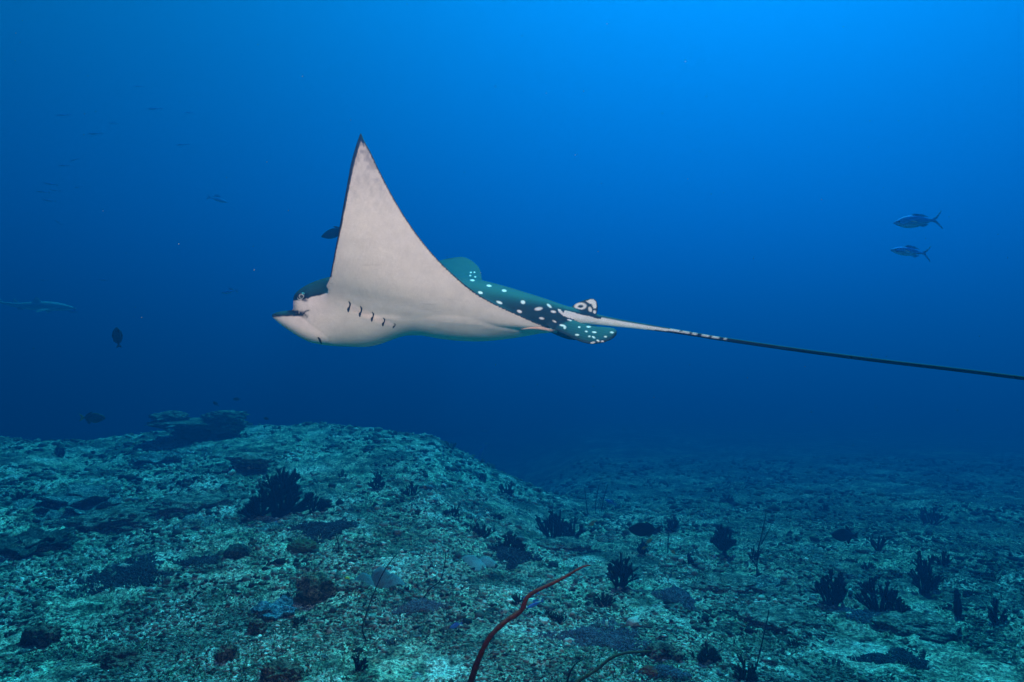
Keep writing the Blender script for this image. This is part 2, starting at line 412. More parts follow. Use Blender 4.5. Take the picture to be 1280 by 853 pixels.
    SN = np.zeros(len(SV) * 3, np.float32); src.vertices.foreach_get('normal', SN) if hasattr(src.vertices[0], 'normal') else None; SN = SN.reshape(-1, 3)
    bpy.data.objects.remove(tmp); bpy.data.meshes.remove(src)
    n = len(me.vertices); V = np.zeros(n * 3, np.float32); me.vertices.foreach_get('co', V); V = V.reshape(-1, 3).astype(float)
    N = np.zeros(n * 3, np.float32); me.vertices.foreach_get('normal', N); N = N.reshape(-1, 3)
    # class of each vertex from the nearest source vertex that faces the same way
    kd = kdtree.KDTree(len(SV))
    for i, v in enumerate(SV.tolist()): kd.insert(v, i)
    kd.balance()
    cls = np.zeros(n, int); edge = np.full(n, 99.0); VL = V.tolist(); NL = N.tolist(); SNL = SN.tolist()
    for i in range(n):
        r = kd.find_n(VL[i], 6); a = NL[i]; best = r[0][1]
        for _, j, _d in r:
            b = SNL[j]
            if a[0] * b[0] + a[1] * b[1] + a[2] * b[2] > 0.2: best = j; break
        cls[i] = SC[best]; edge[i] = SE[best]
    # blend the seams: relax the surface, gently at the free margins, long over the roots
    E = np.zeros(len(me.edges) * 2, np.int32); me.edges.foreach_get('vertices', E); E = E.reshape(-1, 2)
    D = np.r_[E[:, 0], E[:, 1]]; S = np.r_[E[:, 1], E[:, 0]]; deg = np.bincount(D, minlength=n)
    P = proj(V)
    fin = (cls >= 6)
    # the bill and the eye notch keep their shape; wing roots relax most
    rootw = np.zeros(n)
    sel = ((cls == 0) | (cls == 2) | ((cls == 3) & (P[:, 0] < 440))) & (V[:, 1] < D0 - 0.02) & (P[:, 0] > 385) & (P[:, 1] > 350)
    rootw[sel] = 1.0
    rootw *= np.clip((P[:, 0] - 386) / 10, 0, 1) * np.clip((P[:, 1] - 351) / 10, 0, 1) * np.maximum(np.clip((edge - 6) / 14, 0, 1), (P[:, 1] > 358) & (P[:, 0] < 450))
    rootw[(P[:, 0] > 655)] *= 0.1
    small = np.where(((edge < 8) & (cls != 0)) | fin, 0.15, 0.45)
    def relax(V, wgt, it):
        for _ in range(it):
            A = np.stack([np.bincount(D, V[S, c], n) for c in range(3)], 1) / deg[:, None]
            V = V + wgt[:, None] * (A - V)
        return V
    V = relax(V, 0.75 * rootw, 480); V = relax(V, small, 6)
    me.vertices.foreach_set('co', V.astype(np.float32).ravel()); me.update()
    me.vertices.foreach_get('normal', N.ravel()); P = proj(V)
    # ---------------- markings
    DORS = np.array([.016, .052, .066]); VEN = np.array([.65, .59, .55]); DARK = np.array([.012, .018, .022]); WHITE = np.array([.82, .86, .86])
    x, y = P[:, 0], P[:, 1]
    tr_b = np.interp(x, [338, 342, 356, 372, 376, 386, 396, 404, 409, 414, 590, 620, 650, 690, 691, 780], [376.5, 376.5, 376.5, 375.5, 374.5, 372.5, 369, 368.5, 366, 357, 373, 387, 401, 419, 440, 440])
    bl_b = np.interp(x, [338, 342, 349, 357, 366, 374, 384, 430], [397.2, 396.6, 395.8, 395.2, 395.2, 395.2, 396.5, 380])
    jit = 1.3 * vnoise(np.stack([x / 2.2, y / 2.2, x * 0], 1), 21)
    dorsal = np.where(cls == 0, np.clip((tr_b - y + jit) / 1.6 + .5, 0, 1), 0.0)
    dorsal = np.where(cls == 1, np.clip((bl_b - y + jit) / 1.4 + .5, 0, 1), dorsal)
    # the far half of head and trunk: same heights
    nearwing_dorsal = (cls == 3) if np.mean(N[cls == 3][:, 1]) > 0 else (cls == 2)
    nearwing_dorsal = nearwing_dorsal & ~((x < 445) & (y > 367) & (V[:, 1] < D0 - .08))
    nearwing_ventral = ((cls == 2) | (cls == 3)) & ~nearwing_dorsal
    fa = np.mean(N[cls == 4][:, 2]) if (cls == 4).any() else 0
    far_dorsal = (cls == 4) if fa > 0 else (cls == 5)
    dorsal = np.where(nearwing_dorsal | far_dorsal | fin, 1.0, dorsal)
    # the near trunk flank in front of the root stays pale
    C = VEN[None] * (1 - dorsal[:, None]) + DORS[None] * dorsal[:, None]
    # faint lines of the fin rays running out along the wing, a rosier head
    ry_ = .5 + .5 * np.sin((x * .93 + y * .42) * 1.15 + 2.2 * vnoise(np.stack([x / 30, y / 30, x * 0], 1), 15))
    C *= (1 - .03 * ry_ * nearwing_ventral * np.clip((395 - y) / 60, 0, 1))[:, None]
    rosy = np.clip((440 - x) / 60, 0, 1) * (dorsal < .5); C *= 1 + rosy[:, None] * np.array([.16, .09, .10])
    # slightly darker, mottled wing tip and a thin dark margin
    tipd = np.clip((275 - y) / 95, 0, 1) * nearwing_ventral
    C *= (1 - 0.45 * tipd * (0.6 + 0.8 * np.clip(vnoise(np.stack([x / 4, y / 5, x * 0], 1), 5) + .3, 0, 1)))[:, None]
    mw = 2.2 + 2.2 * np.clip((x - 540) / 50, 0, 1) + 2.8 * np.clip((330 - y) / 140, 0, 1) * (x < 455) + 0.35 * vnoise(np.stack([x / 2.5, y / 2.5, x * 0], 1), 6)
    mk = np.clip((mw - edge) / 1.0 + .5, 0, 1) * ((nearwing_ventral | nearwing_dorsal) & (y < 412) & (x > 410) & (y < 347 + np.clip(x - 440, 0, 999) * .3))
    C = C * (1 - mk[:, None]) + DARK[None] * mk[:, None]
    # dark lower rim of the bill's top, dark corner behind it, dark brow round the eye
    def band(cx, cy, rx, ry, ang=0, soft=.35):
        a = math.radians(ang); dx, dy = x - cx, y - cy
        u = (dx * math.cos(a) + dy * math.sin(a)) / rx; v = (-dx * math.sin(a) + dy * math.cos(a)) / ry
        return np.clip((1 - np.sqrt(u * u + v * v)) / soft + .5, 0, 1)
    front = (V[:, 1] < D0)
    hd = (cls <= 1)
    k = np.clip(1 - np.abs(y - bl_b + .6) / 1.6, 0, 1) * (cls == 1) * (x < 380)
    for bx in ((372, 391.5, 7.5, 3.2, 14, .6), (379, 393.5, 6, 3.6, 25, .9), (383, 389.5, 4, 1.3, -20, .9)):
        k = np.maximum(k, band(*bx) * hd * front * np.clip(.55 + .8 * vnoise(np.stack([x / 2, y / 2, x * 0], 1), 8) + .3, 0, 1))
    k = np.maximum(k, band(376.5, 371, 8.5, 5.2, -8, .5) * (y < 374.5) * hd * front)
    k = np.maximum(k, band(380, 375.2, 4.5, 1.8, 15, .8) * .8 * hd * front)
    k = np.maximum(k, np.clip(1 - np.abs(y - tr_b + 1.2) / 2.2, 0, 1) * (cls == 0) * (x > 367) * (x < 403) * .85)
    C = C * (1 - k[:, None]) + np.array([.010, .022, .035])[None] * k[:, None]
    # pale pink gill flaps
    gf = band(443.5, 386, 8.5, 4.8, 26, .5); gf = np.maximum(gf, band(458, 393, 8.5, 4.6, 26, .5)); gf = np.maximum(gf, band(472, 399.3, 8, 4.2, 26, .5)); gf = np.maximum(gf, band(485.5, 404.6, 7, 3, 22, .5)); gf = np.maximum(gf, .6 * band(431, 380, 7, 3.5, 26, .8))
    gf = gf * front * (dorsal < .5)
    C = C * (1 - gf[:, None]) + np.array([.80, .66, .61])[None] * gf[:, None]
    # white spots on the back, pelvic fin, dorsal fin
    spots = [(590.5, 350.6, 3, 1.3, 5), (588.6, 340.8, 1.3, 1.1, 0), (593, 340.6, 1.3, 1.1, 0), (587.8, 344.7, 1.3, 1.1, 0), (594, 346.2, 1.3, 1.1, 0), (611.3, 357.4, 3.3, 1.4, 8), (630.3, 363.5, 3.1, 1.7, 8), (600.5, 366, 3.1, 1.8, 15),
             (624.2, 378.3, 4.2, 1.7, 22), (653.7, 378, 3, 2.5, 20), (673.2, 386.2, 5.3, 2.3, -8), (686.5, 382.5, 3.9, 1.7, 40), (691.7, 389.8, 3.6, 1.7, 10), (649.3, 389.5, 3.4, 1.9, 20), (677.2, 398.2, 3.5, 1.4, 8), (693, 402, 3.0, 1.1, 30),
             (711.9, 400.3, 3.2, 1.2, 15), (703, 407, 4.0, 1.5, 10), (706, 409.5, 1.8, 2.2, 0), (721.3, 418.8, 2.7, 1.4, 5), (735.8, 408.7, 3, 1.2, 5), (742.8, 415.5, 3, 1.2, 5), (736.7, 420.7, 1.6, 1.2, 0), (742, 421.9, 2.6, 1.1, 35), (764.8, 415.8, 2.6, 1.3, 10), (741, 428.6, 3, 1.4, -10), (747.5, 426.2, 2.2, 1.2, 30), (753, 427, 2, 1.1, 0),
             (724, 409, 1.6, 1.2, 0), (733, 414.5, 1.8, 1.1, 20), (757, 421, 2.0, 1.1, 10)]
    s = np.zeros(n)
    vis = (V[:, 1] < D0 + .75) & (dorsal > .5)
    for a in spots: s = np.maximum(s, band(a[0], a[1], a[2] * .9, a[3] * .88, a[4], .5))
    df = (cls == 7) & (y < 393)
    w_ = np.maximum(band(725.5, 383, 7.6, 4.4, -4, .3) - band(725.8, 383.2, 3.4, 1.9, -4, .5), 0) * df
    w_ = np.maximum(w_, in_poly(P, [(732.5, 376.5), (737, 374.8), (742, 374.6), (745, 377.5), (746, 383), (744.5, 386.3), (741.5, 385), (739.5, 380.5), (735, 378.8)]) * df)
    w_ = np.maximum(w_, band(737.6, 387, 2.1, 3.4, -20, .4) * df); w_ = np.maximum(w_, band(743.2, 390.2, 1.9, 2.2, 0, .4) * df)
    s = np.maximum(s * vis * ~(cls == 7), w_)
    # spots on parts this camera does not see: scattered over far wing and near wing's upper side
    rng = np.random.RandomState(4); hid = np.nonzero((nearwing_dorsal | (far_dorsal & (x < 540))) & (edge > 14))[0]
    if len(hid):
        for c in V[rng.choice(hid, 90)]:
            d = np.linalg.norm(V - c, axis=1); s = np.maximum(s, np.clip((0.011 - d) / .003, 0, 1) * (nearwing_dorsal | far_dorsal) * ((x < 555) | nearwing_dorsal) * (edge > 7))
    C = C * (1 - s[:, None]) + WHITE[None] * s[:, None]
    # white flank of the tail root
    tw = in_poly(P, [(697, 386.2), (701, 387), (704, 391.5), (706, 388.2), (714, 390), (728, 393.8), (737, 395.5), (744, 398), (765, 401.5), (765, 406.5), (748, 407.5), (735, 406), (722, 402), (712, 398), (704, 395), (698.5, 390)]) & (cls == 0) & front
    C[tw] = WHITE * np.array([1, .97, .97])
    tl = (cls == 0) & (y > 402) & (x > 715); C[tl] = WHITE
    pe = (cls == 6) & front; rib = .5 + .5 * np.sin((y - .28 * x) * 2.1 + .6 * vnoise(P_ := np.stack([x / 8, y / 8, x * 0], 1), 3))
    C[pe] *= (0.8 + .35 * rib[pe])[:, None]
    # ---------------- tail: a whip grown from the trunk, in the same mesh
    tc_ = catmull([(700, 394, 8.5, 0), (722, 396.4, 8.6, 0), (745, 399.6, 6.6, 0), (775, 404.2, 4.9, -.01), (810, 409.2, 3.5, -.03), (850, 415.3, 2.8, -.06), (900, 423.6, 2.5, -.10), (1000, 438.2, 2.4, -.2), (1100, 451.2, 2.4, -.32), (1200, 463, 2.4, -.44), (1300, 475.5, 2.4, -.56), (1500, 498, 1.8, -.75)], 260)
    TC = unproj(tc_[:, 0], tc_[:, 1], D0 + tc_[:, 3]); TR = tc_[:, 2] / F * (D0 + tc_[:, 3])
    TV, TQ = tube_np(TC, TR, 16)
    tp = proj(TV); cidx = np.minimum(np.arange(len(TV)) // 16, 259); rel = (tp[:, 1] - tc_[cidx, 1]) / (tc_[cidx, 2] + .1)
    TCo = np.tile(DARK * .45, (len(TV), 1)); tx = tp[:, 0]
    wlim = np.interp(tx, [700, 730, 745, 770, 800, 830, 850, 872], [-.2, -.45, -.55, -.7, -.65, -.5, -.45, 2])
    TCo[(rel > wlim) & (tx < 838)] = WHITE
    lowdark = (tx > 805) & (tx < 838) & (rel > np.interp(tx, [805, 838], [.95, .25])); TCo[lowdark] = DARK
    for a, b in ((838, 851), (852.5, 862), (865, 872.5), (876, 886), (889, 891.5), (894, 899), (904.5, 908)):
        TCo[(tx > a) & (tx < b) & (rel < .25) & (rel > -.85) & (np.abs(tx - (a + b) / 2) < (b - a) / 2)] = WHITE * .9
    bm = bmesh.new(); bm.from_mesh(me)
    vs_ = [bm.verts.new(v) for v in TV]
    for q in TQ.tolist():
        q = list(dict.fromkeys(q)); bm.faces.new([vs_[i] for i in q])
    bm.to_mesh(me); bm.free()
    allC = np.concatenate([C, TCo]); allC = np.c_[allC, np.ones(len(allC))].astype(np.float32)
    at = me.color_attributes.new('paint', 'FLOAT_COLOR', 'POINT'); at.data.foreach_set('color', allC.ravel())
    # ---------------- skin
    m, t, b = mat_new('ray_skin', 0.62, 0.12)
    a = t.nodes.new('ShaderNodeAttribute'); a.attribute_name = 'paint'
    n1 = nodes_noise(t, 26, 6, .65); n2 = nodes_noise(t, 190, 3, .7)
    v1 = nodes_ramp(t, n1.outputs['Fac'], [(.3, (.90, .90, .90)), (.7, (1.05, 1.05, 1.04))]).outputs[0]
    v2 = nodes_ramp(t, n2.outputs['Fac'], [(.25, (.90, .89, .88)), (.6, (1.02, 1.02, 1.02))]).outputs[0]
    # fine scratches running along the body
    mp = t.nodes.new('ShaderNodeMapping'); mp.inputs['Scale'].default_value = (7, 7, 130); mp.inputs['Rotation'].default_value = (0, .18, 0)
    cc = t.nodes.new('ShaderNodeTexCoord'); t.links.new(cc.outputs['Object'], mp.inputs['Vector'])
    n3 = nodes_noise(t, 1.0, 3, .6, vec=mp.outputs[0])
    v3 = nodes_ramp(t, n3.outputs['Fac'], [(.27, (.72, .72, .72)), (.34, (1, 1, 1))]).outputs[0]
    c = nodes_mix(t, 1, a.outputs['Color'], v1, 'MULTIPLY'); c = nodes_mix(t, 1, c, v2, 'MULTIPLY'); c = nodes_mix(t, 1, c, v3, 'MULTIPLY')
    t.links.new(c, b.inputs['Base Color'])
    n4 = nodes_noise(t, 9, 3, .5); hb = nodes_mix(t, .35, n4.outputs['Fac'], n2.outputs['Fac']); nodes_bump(t, b, hb, .2, .015)
    b.inputs['Subsurface Weight'].default_value = 0.0
    root = empty('eagle_ray', unproj(560, 400, D0).tolist())
    inv = root.location
    def child(name, mesh, mat, parent=None, smooth=True):
        o = link(name, mesh, mat, parent or root, smooth)
        if parent is None or parent is root: o.location = -inv
        return o
    body = child('body', me, m)
    tag(root, 'spotted eagle ray with raised white-bellied wing and long black whip tail gliding over the reef', 'ray')
    # ---------------- fittings projected on the skin
    from mathutils.bvhtree import BVHTree
    bv = BVHTree.FromPolygons(V.tolist(), [tuple(p.vertices) for p in me.polygons[:] if max(p.vertices) < n])
    def on_skin(px, py, lift=.0015):
        d = (pix(px, py, 2.0) - CAM).normalized(); h = bv.ray_cast(CAM, d)
        if h[0] is None: return pix(px, py, D0 - .1), Vector((0, -1, 0))
        nn = h[1] if h[1].dot(d) < 0 else -h[1]
        return h[0] + nn * lift, nn
    def ribbon(name, pts, wid, mat, lift=.0012, par=None):
        R_ = catmull([(p[0], p[1], w_) for p, w_ in zip(pts, wid)], 14); Vb, Qb = [], []
        T_ = np.gradient(R_[:, :2], axis=0); T_ /= np.linalg.norm(T_, axis=1)[:, None]
        for (rx, ry, rw), tt in zip(R_, T_):
            for sgn, lf in ((-1, .0002), (0, lift), (1, .0002)):
                p, nn = on_skin(rx - tt[1] * sgn * rw, ry + tt[0] * sgn * rw, lf); Vb.append(p)
        for i in range(13):
            for j in range(2): Qb.append((i * 3 + j, i * 3 + j + 1, (i + 1) * 3 + j + 1, (i + 1) * 3 + j))
        return child(name, mesh_mixed(name, Vb, Qb), mat, par)
    gm = simple_mat('gill_opening', (.006, .008, .012), (.02, .025, .03), 80, .5, .3, 0)
    for gx, gy0, gy1, w_ in ((436.4, 376.8, 390.3, 1.4), (450.8, 383, 396.3, 1.35), (465.6, 390, 402.3, 1.2), (479.6, 397.4, 408, 1.15), (492.8, 404.5, 410.4, .9)):
        h = gy1 - gy0
        ribbon('gill_slit', [(gx - .6, gy0), (gx + 1.2, gy0 + .22 * h), (gx + .7, gy0 + .5 * h), (gx - .8, gy0 + .72 * h), (gx - 1.0, gy1)], [.35 * w_, .75 * w_, .6 * w_, 1.2 * w_, .5 * w_], gm)
    ribbon('mouth', [(397.2, 421.8), (399.2, 424), (400.5, 427), (401.8, 430)], [.7, 1.3, 1.2, .7], gm)
    pm = simple_mat('pink_skin', (.55, .33, .26), (.70, .48, .40), 60, .5, .3, .2)
    cl = [on_skin(px, py, .001)[0] for px, py in ((650, 411.8), (656, 410.6), (663, 409.9), (672, 409.8), (681, 411), (689, 412.6), (696, 414.4))]
    Vc, Qc = tube_np(catmull([tuple(p) for p in cl], 24), np.interp(np.linspace(0, 1, 24), [0, .2, .7, .9, 1], [.001, .0055, .0065, .006, .002]), 10)
    child('clasper', quads_mesh('clasper', Vc, Qc), pm)
    # eye: ball, iris ring, slit pupil
    p, nn = on_skin(376.8, 370.6, 0)
    def ball(name, c, r, mat, par=None, sc_=(1, 1, 1)):
        bm = bmesh.new(); bmesh.ops.create_uvsphere(bm, u_segments=20, v_segments=12, radius=r)
        for v in bm.verts: v.co = Vector((v.co.x * sc_[0], v.co.y * sc_[1], v.co.z * sc_[2])) + c
        me_ = bpy.data.meshes.new(name); bm.to_mesh(me_); bm.free()
        return child(name, me_, mat, par)
    em, et, eb = mat_new('eye_ball', .3, .3); eb.inputs['Base Color'].default_value = (.012, .015, .018, 1)
    n_ = nodes_noise(et, 60); r_ = nodes_ramp(et, n_.outputs['Fac'], [(.3, (.008, .01, .012)), (.7, (.02, .024, .028))]); et.links.new(r_.outputs[0], eb.inputs['Base Color'])
    im = simple_mat('eye_iris', (.20, .23, .25), (.34, .37, .38), 120, .3, .4, 0); wm_ = simple_mat('eye_socket', (.55, .5, .47), (.7, .66, .62), 50, .5, .3, 0)
    dv = (p - CAM).normalized()
    ball('eye_socket', p + dv * .006 + Vector((.002, 0, -.003)), .0165, wm_)
    eye = ball('eye', p + dv * .001, .0142, em)
    c0 = p - dv * .0116
    bm = bmesh.new(); bmesh.ops.create_cone(bm, cap_ends=False, segments=24, radius1=.0092, radius2=.0052, depth=.0022)
    q = (-dv).to_track_quat('Z', 'Y'); bmesh.ops.transform(bm, matrix=Matrix.Translation(c0) @ q.to_matrix().to_4x4(), verts=bm.verts)
    me_ = bpy.data.meshes.new('iris'); bm.to_mesh(me_); bm.free(); child('iris', me_, im, eye)
    # sting: thin black spine lying back along the tail
    sp = unproj(np.array([756, 772, 790, 806, 816]), np.array([399.2, 400.6, 402.9, 405.3, 406.6]), D0 + np.array([0, -.005, -.01, -.015, -.018]))
    Vs, Qs = tube_np(sp, np.array([.003, .0042, .0042, .0032, .0006]), 8, .5)
    child('tail_spine', quads_mesh('tail_spine', Vs, Qs), gm)
    return root
build_ray()
# ------------------------------------------------------------------ reef builders
rnd = random.Random(11)
class MB:
    """collects tubes, cones and lumps as one mesh"""
    def __init__(s): s.V = []; s.F = []; s.n = 0
    def add(s, V, F):
        s.V.append(np.asarray(V, float)); s.F += [tuple(i + s.n for i in f) for f in F]; s.n += len(V)
    def tube(s, C, R, k=6):
        C = np.asarray(C, float); n = len(C); T = np.gradient(C, axis=0); T /= np.linalg.norm(T, axis=1)[:, None] + 1e-9
        ref = np.array([0.13, 1.0, 0.21]); A = np.cross(T, ref); A /= np.linalg.norm(A, axis=1)[:, None] + 1e-9; B = np.cross(A, T)
        th = np.linspace(0, 2 * np.pi, k, endpoint=False)
        V = C[:, None, :] + np.asarray(R)[:, None, None] * (np.cos(th)[None, :, None] * A[:, None, :] + np.sin(th)[None, :, None] * B[:, None, :])
        V = V.reshape(-1, 3)
        tip = C[-1] + T[-1] * R[-1] * .7
        F = [(i * k + j, i * k + (j + 1) % k, (i + 1) * k + (j + 1) % k, (i + 1) * k + j) for i in range(n - 1) for j in range(k)]
        V = np.concatenate([V, [tip]]); F += [((n - 1) * k + j, (n - 1) * k + (j + 1) % k, n * k) for j in range(k)]
        s.add(V, F)
    def knob(s, p, d, r, l):
        d = np.asarray(d, float); d = d / (np.linalg.norm(d) + 1e-9); a = np.cross(d, [.3, .9, .2]); a /= np.linalg.norm(a) + 1e-9; b = np.cross(a, d); p = np.asarray(p, float)
        base = [p + r * (math.cos(t) * a + math.sin(t) * b) for t in (0, 1.571, 3.142, 4.712)]
        top = [p + d * l + .8 * r * (math.cos(t) * a + math.sin(t) * b) for t in (0, 1.571, 3.142, 4.712)]
        s.add(base + top + [p + d * (l + .35 * r)], [(j, (j + 1) % 4, 4 + (j + 1) % 4, 4 + j) for j in range(4)] + [(4 + j, 4 + (j + 1) % 4, 8) for j in range(4)])
    def mesh(s, name): return mesh_mixed(name, np.concatenate(s.V), s.F)

_ico = {}
def ico(sub):
    if sub not in _ico:
        bm = bmesh.new(); bmesh.ops.create_icosphere(bm, subdivisions=sub, radius=1.0)
        _ico[sub] = (np.array([v.co[:] for v in bm.verts]), [tuple(v.index for v in f.verts) for f in bm.faces]); bm.free()
    return _ico[sub]
def lump(seed, sub=3, amp=.25, sc_=1.6, size=(1, 1, 1), fine=.06, flat=None):
    V, F = ico(sub); V = V.copy()
    r = 1 + amp * vnoise(V * sc_ + seed * 3.7, seed) + amp * .5 * vnoise(V * sc_ * 2.3 + seed, seed + 1) + fine * vnoise(V * 9 + seed, seed + 2)
    V = V * r[:, None]
    if flat is not None: V[:, 2] = np.where(V[:, 2] > flat, flat + (V[:, 2] - flat) * .25, V[:, 2])
    return V * np.array(size), F

def grow(mb, p, ang, L, r, depth_dir, rg, gen):
    """one knobbly branch in the fan plane (local x, z) with a little depth"""
    n = 7; C = [np.array(p, float)]; a = ang; st = L / (n - 1)
    for i in range(n - 1):
        a += rg.uniform(-.16, .16) - a * .06
        C.append(C[-1] + st * np.array([math.sin(a), depth_dir * .55 + rg.uniform(-.15, .15), math.cos(a)]))
    C = np.array(C); R = np.linspace(r * 1.15, r * .8, n) * np.array([rg.uniform(.88, 1.12) for _ in range(n)])
    mb.tube(C, R, 6)
    m = max(3, int(L / (r * 1.7)))
    for q in range(m):
        f = (q + rg.random()) / m * (n - 1.01); i = int(f); P = C[i] + (C[i + 1] - C[i]) * (f - i)
        T = C[i + 1] - C[i]; T = T / np.linalg.norm(T)
        d = np.array([rg.gauss(0, 1), rg.gauss(0, 1), rg.gauss(0, 1)]); d -= T * d.dot(T); d = d / (np.linalg.norm(d) + 1e-9) + .55 * T
        mb.knob(P, d, r * .55, r * rg.uniform(1.0, 1.9))
    if gen > 0:
        k = rg.choice((2, 3, 3, 4))
        for q in range(k):
            f = rg.uniform(.25, .92); i = int(f * (n - 1)); s_ = 1 if (q + rg.randrange(2)) % 2 else -1
            grow(mb, C[i], a + s_ * rg.uniform(.35, .8), L * (1.05 - f) * rg.uniform(.45, .8) + r * 2, r * .86, depth_dir + rg.uniform(-.4, .4), rg, gen - 1)

BLACK = simple_mat('black_coral_skin', (.006, .008, .013), (.018, .022, .030), 45, .85, .1, .5, .01)
BLACK2 = simple_mat('dark_olive_coral_skin', (.012, .016, .014), (.04, .045, .032), 45, .85, .1, .5, .01)
def bush(px, py, wpx, hpx, label, seed, n=8, thick=.05, gen=1, lean=0.0, mat=None, spread=1.15, parts=True, name='black_coral', group='black branching corals', up=0.0):
    g = ground_at(px, py); s = g.y / F; W, H = wpx * s, hpx * s
    rg = random.Random(seed); r = thick * min(W, H) * .50
    if wpx >= 40 and gen == 1: gen = 2
    root = empty(name, g - Vector((0, 0, .015))) if parts else None
    allmb = MB()
    def out_mb(mb, nm):
        if parts: link(nm, mb.mesh(nm), mat or BLACK, root, smooth=False)
        else:
            allmb.V += mb.V; allmb.F += [tuple(i + allmb.n for i in f) for f in mb.F]; allmb.n += mb.n
    b = MB(); V, F_ = lump(seed, 2, .3, 1.5, (max(.16 * W, 2.4 * r), max(.14 * W, 2.2 * r), max(.11 * H, 1.6 * r)))
    b.add(V + [0, 0, .02 * H], F_)
    if up: b.tube([[0, 0, 0], [0, 0, up * H * .6], [lean * .1 * W, 0, up * H]], [r * 2.6, r * 2.2, r * 2.0], 8)
    out_mb(b, 'holdfast')
    for i in range(n):
        f = (i + .5) / n * 2 - 1; phi = f * spread + lean + rg.uniform(-.12, .12)
        L = (1 - up) / math.sqrt((math.sin(phi) / (W * .5)) ** 2 + (math.cos(phi) / H) ** 2) * rg.uniform(.78, 1.0)
        mb = MB(); p0 = np.array([f * .10 * W, rg.uniform(-.06, .06) * W, up * H + .02 * H])
        grow(mb, p0, phi * .75, L * .95, r, rg.uniform(-.5, .5), rg, gen)
        out_mb(mb, 'branch')
    o = root if parts else link(name, allmb.mesh(name), mat or BLACK, None, False)
    if not parts: o.location = g - Vector((0, 0, .015))
    o.rotation_euler[2] = rg.uniform(-.25, .25)
    return tag(o, label, 'coral', group)

B = bush
B(352, 645, 74, 72, 'large black branching coral fan, the biggest on the mound', 3, 13, .055, 2, .25, spread=.95)
B(322, 648, 48, 36, 'low black coral clump crowding the foot of the big black fan', 4, 8, .09, 1, -.3)
B(392, 641, 46, 27, 'low black coral spreading sideways under the big black fan', 5, 8, .09, 1, .5)
B(472, 612, 26, 31, 'small upright black coral bush just past the big black fan', 6, 7, .07, 1)
B(514, 620, 30, 22, 'short open black coral beside the upright bush on the mound slope', 7, 6, .075, 1)
B(429, 598, 16, 14, 'tiny black coral sprig behind the big black fan', 8, 4, .10, 1, parts=False)
B(567, 646, 18, 25, 'small dark leaning coral on the mound slope', 9, 5, .09, 1, .2, BLACK2)
B(633, 619, 28, 22, 'dark coral clump where the mound edge meets the plain', 10, 7, .08, 1)
B(604, 601, 16, 13, 'tiny dark coral on the rim of the mound', 12, 5, .1, 1, parts=False)
B(692, 678, 46, 54, 'tall two-part black coral halfway down the slope', 13, 9, .06, 1, .28, spread=.8)
B(718, 672, 30, 28, 'lower black coral bush growing against the tall two-part one', 14, 7, .09, 1, .2)
B(775, 736, 40, 58, 'open black coral with upright finger branches near the red whip coral tip', 15, 7, .07, 1, 0, spread=.75)
B(840, 665, 26, 25, 'rounded black coral behind the dark triggerfish', 16, 9, .065, 1, spread=1.0)
B(905, 697, 42, 48, 'round-headed black coral on a thick stalk', 17, 15, .06, 1, .12, spread=1.25, up=.22)
B(943, 702, 18, 30, 'narrow black coral beside the round-headed one', 18, 5, .08, 1, -.1, spread=.6)
B(862, 706, 18, 17, 'small knobbly black coral on the slope beside the stalked one', 19, 5, .12, 1)
B(1040, 758, 46, 56, 'black coral with stout parallel upright branches below the triggerfish', 20, 11, .065, 1, .08, spread=.8)
B(1098, 764, 62, 50, 'feathery black coral with zigzag twigs', 21, 9, .055, 2, -.1, spread=1.0)
B(1124, 772, 34, 32, 'low ragged black coral next to the feathery one', 22, 7, .09, 1, .2)
B(1157, 741, 46, 60, 'tall bushy black coral on the plain beyond the feathery one', 23, 13, .055, 1, .05, spread=.95)
B(1178, 708, 26, 28, 'hazy dark coral standing behind the tall bushy one', 24, 8, .07, 1)
B(1098, 688, 22, 26, 'hazy slim dark coral past the tail of the triggerfish', 25, 7, .08, 1, spread=.7)
B(1163, 657, 38, 30, 'faint blue coral clump farthest out on the plain', 26, 10, .06, 1)
B(910, 630, 16, 16, 'faint coral knob out on the plain above the stalked coral', 27, 6, .1, 1, parts=False)
B(1030, 640, 16, 14, 'faint far coral tuft on the open plain', 28, 6, .1, 1, parts=False)
B(1085, 712, 24, 14, 'low dark tuft on the plain by the slim hazy coral', 29, 7, .1, 1, parts=False)
B(1246, 778, 28, 36, 'blurred dark coral past the pillar sponge', 30, 8, .08, 1)
B(430, 530, 30, 9, 'low black coral hedge on the crest of the mound', 31, 12, .11, 0, spread=1.3)
B(563, 562, 22, 14, 'dark low coral on the far shoulder of the mound', 32, 8, .1, 0, mat=BLACK2)
B(76, 571, 24, 13, 'low dark coral near the crest, away from the overhanging rock', 33, 7, .11, 1)
B(447, 838, 30, 26, 'tiny black fern-like coral on pale sand', 34, 5, .10, 1, .45, spread=.7)
B(805, 694, 18, 26, 'dark coral stump with small yellow fish, below the oval dark fish', 35, 5, .12, 1)
B(884, 828, 36, 32, 'dense dark round coral bush in the foreground rubble', 36, 14, .085, 1, 0, BLACK2, spread=1.5)
B(932, 852, 38, 34, 'dark bushy coral half cut by the bottom edge', 37, 12, .085, 1, 0, BLACK2, spread=1.4)
B(600, 672, 40, 20, 'low teal-dark bushy coral beside the pale flat sponge', 38, 12, .075, 1, 0, BLACK2, spread=1.5)
B(638, 690, 44, 26, 'wide dark bushy coral between pale sponge and two-part black coral', 39, 13, .075, 1, 0, BLACK2, spread=1.5)
B(648, 757, 20, 22, 'small dark coral beside the red whip coral bend', 40, 6, .1, 1, 0, BLACK2)
B(755, 757, 34, 20, 'low dark knobby coral below the open finger coral', 41, 9, .1, 1, 0, BLACK2, spread=1.4)
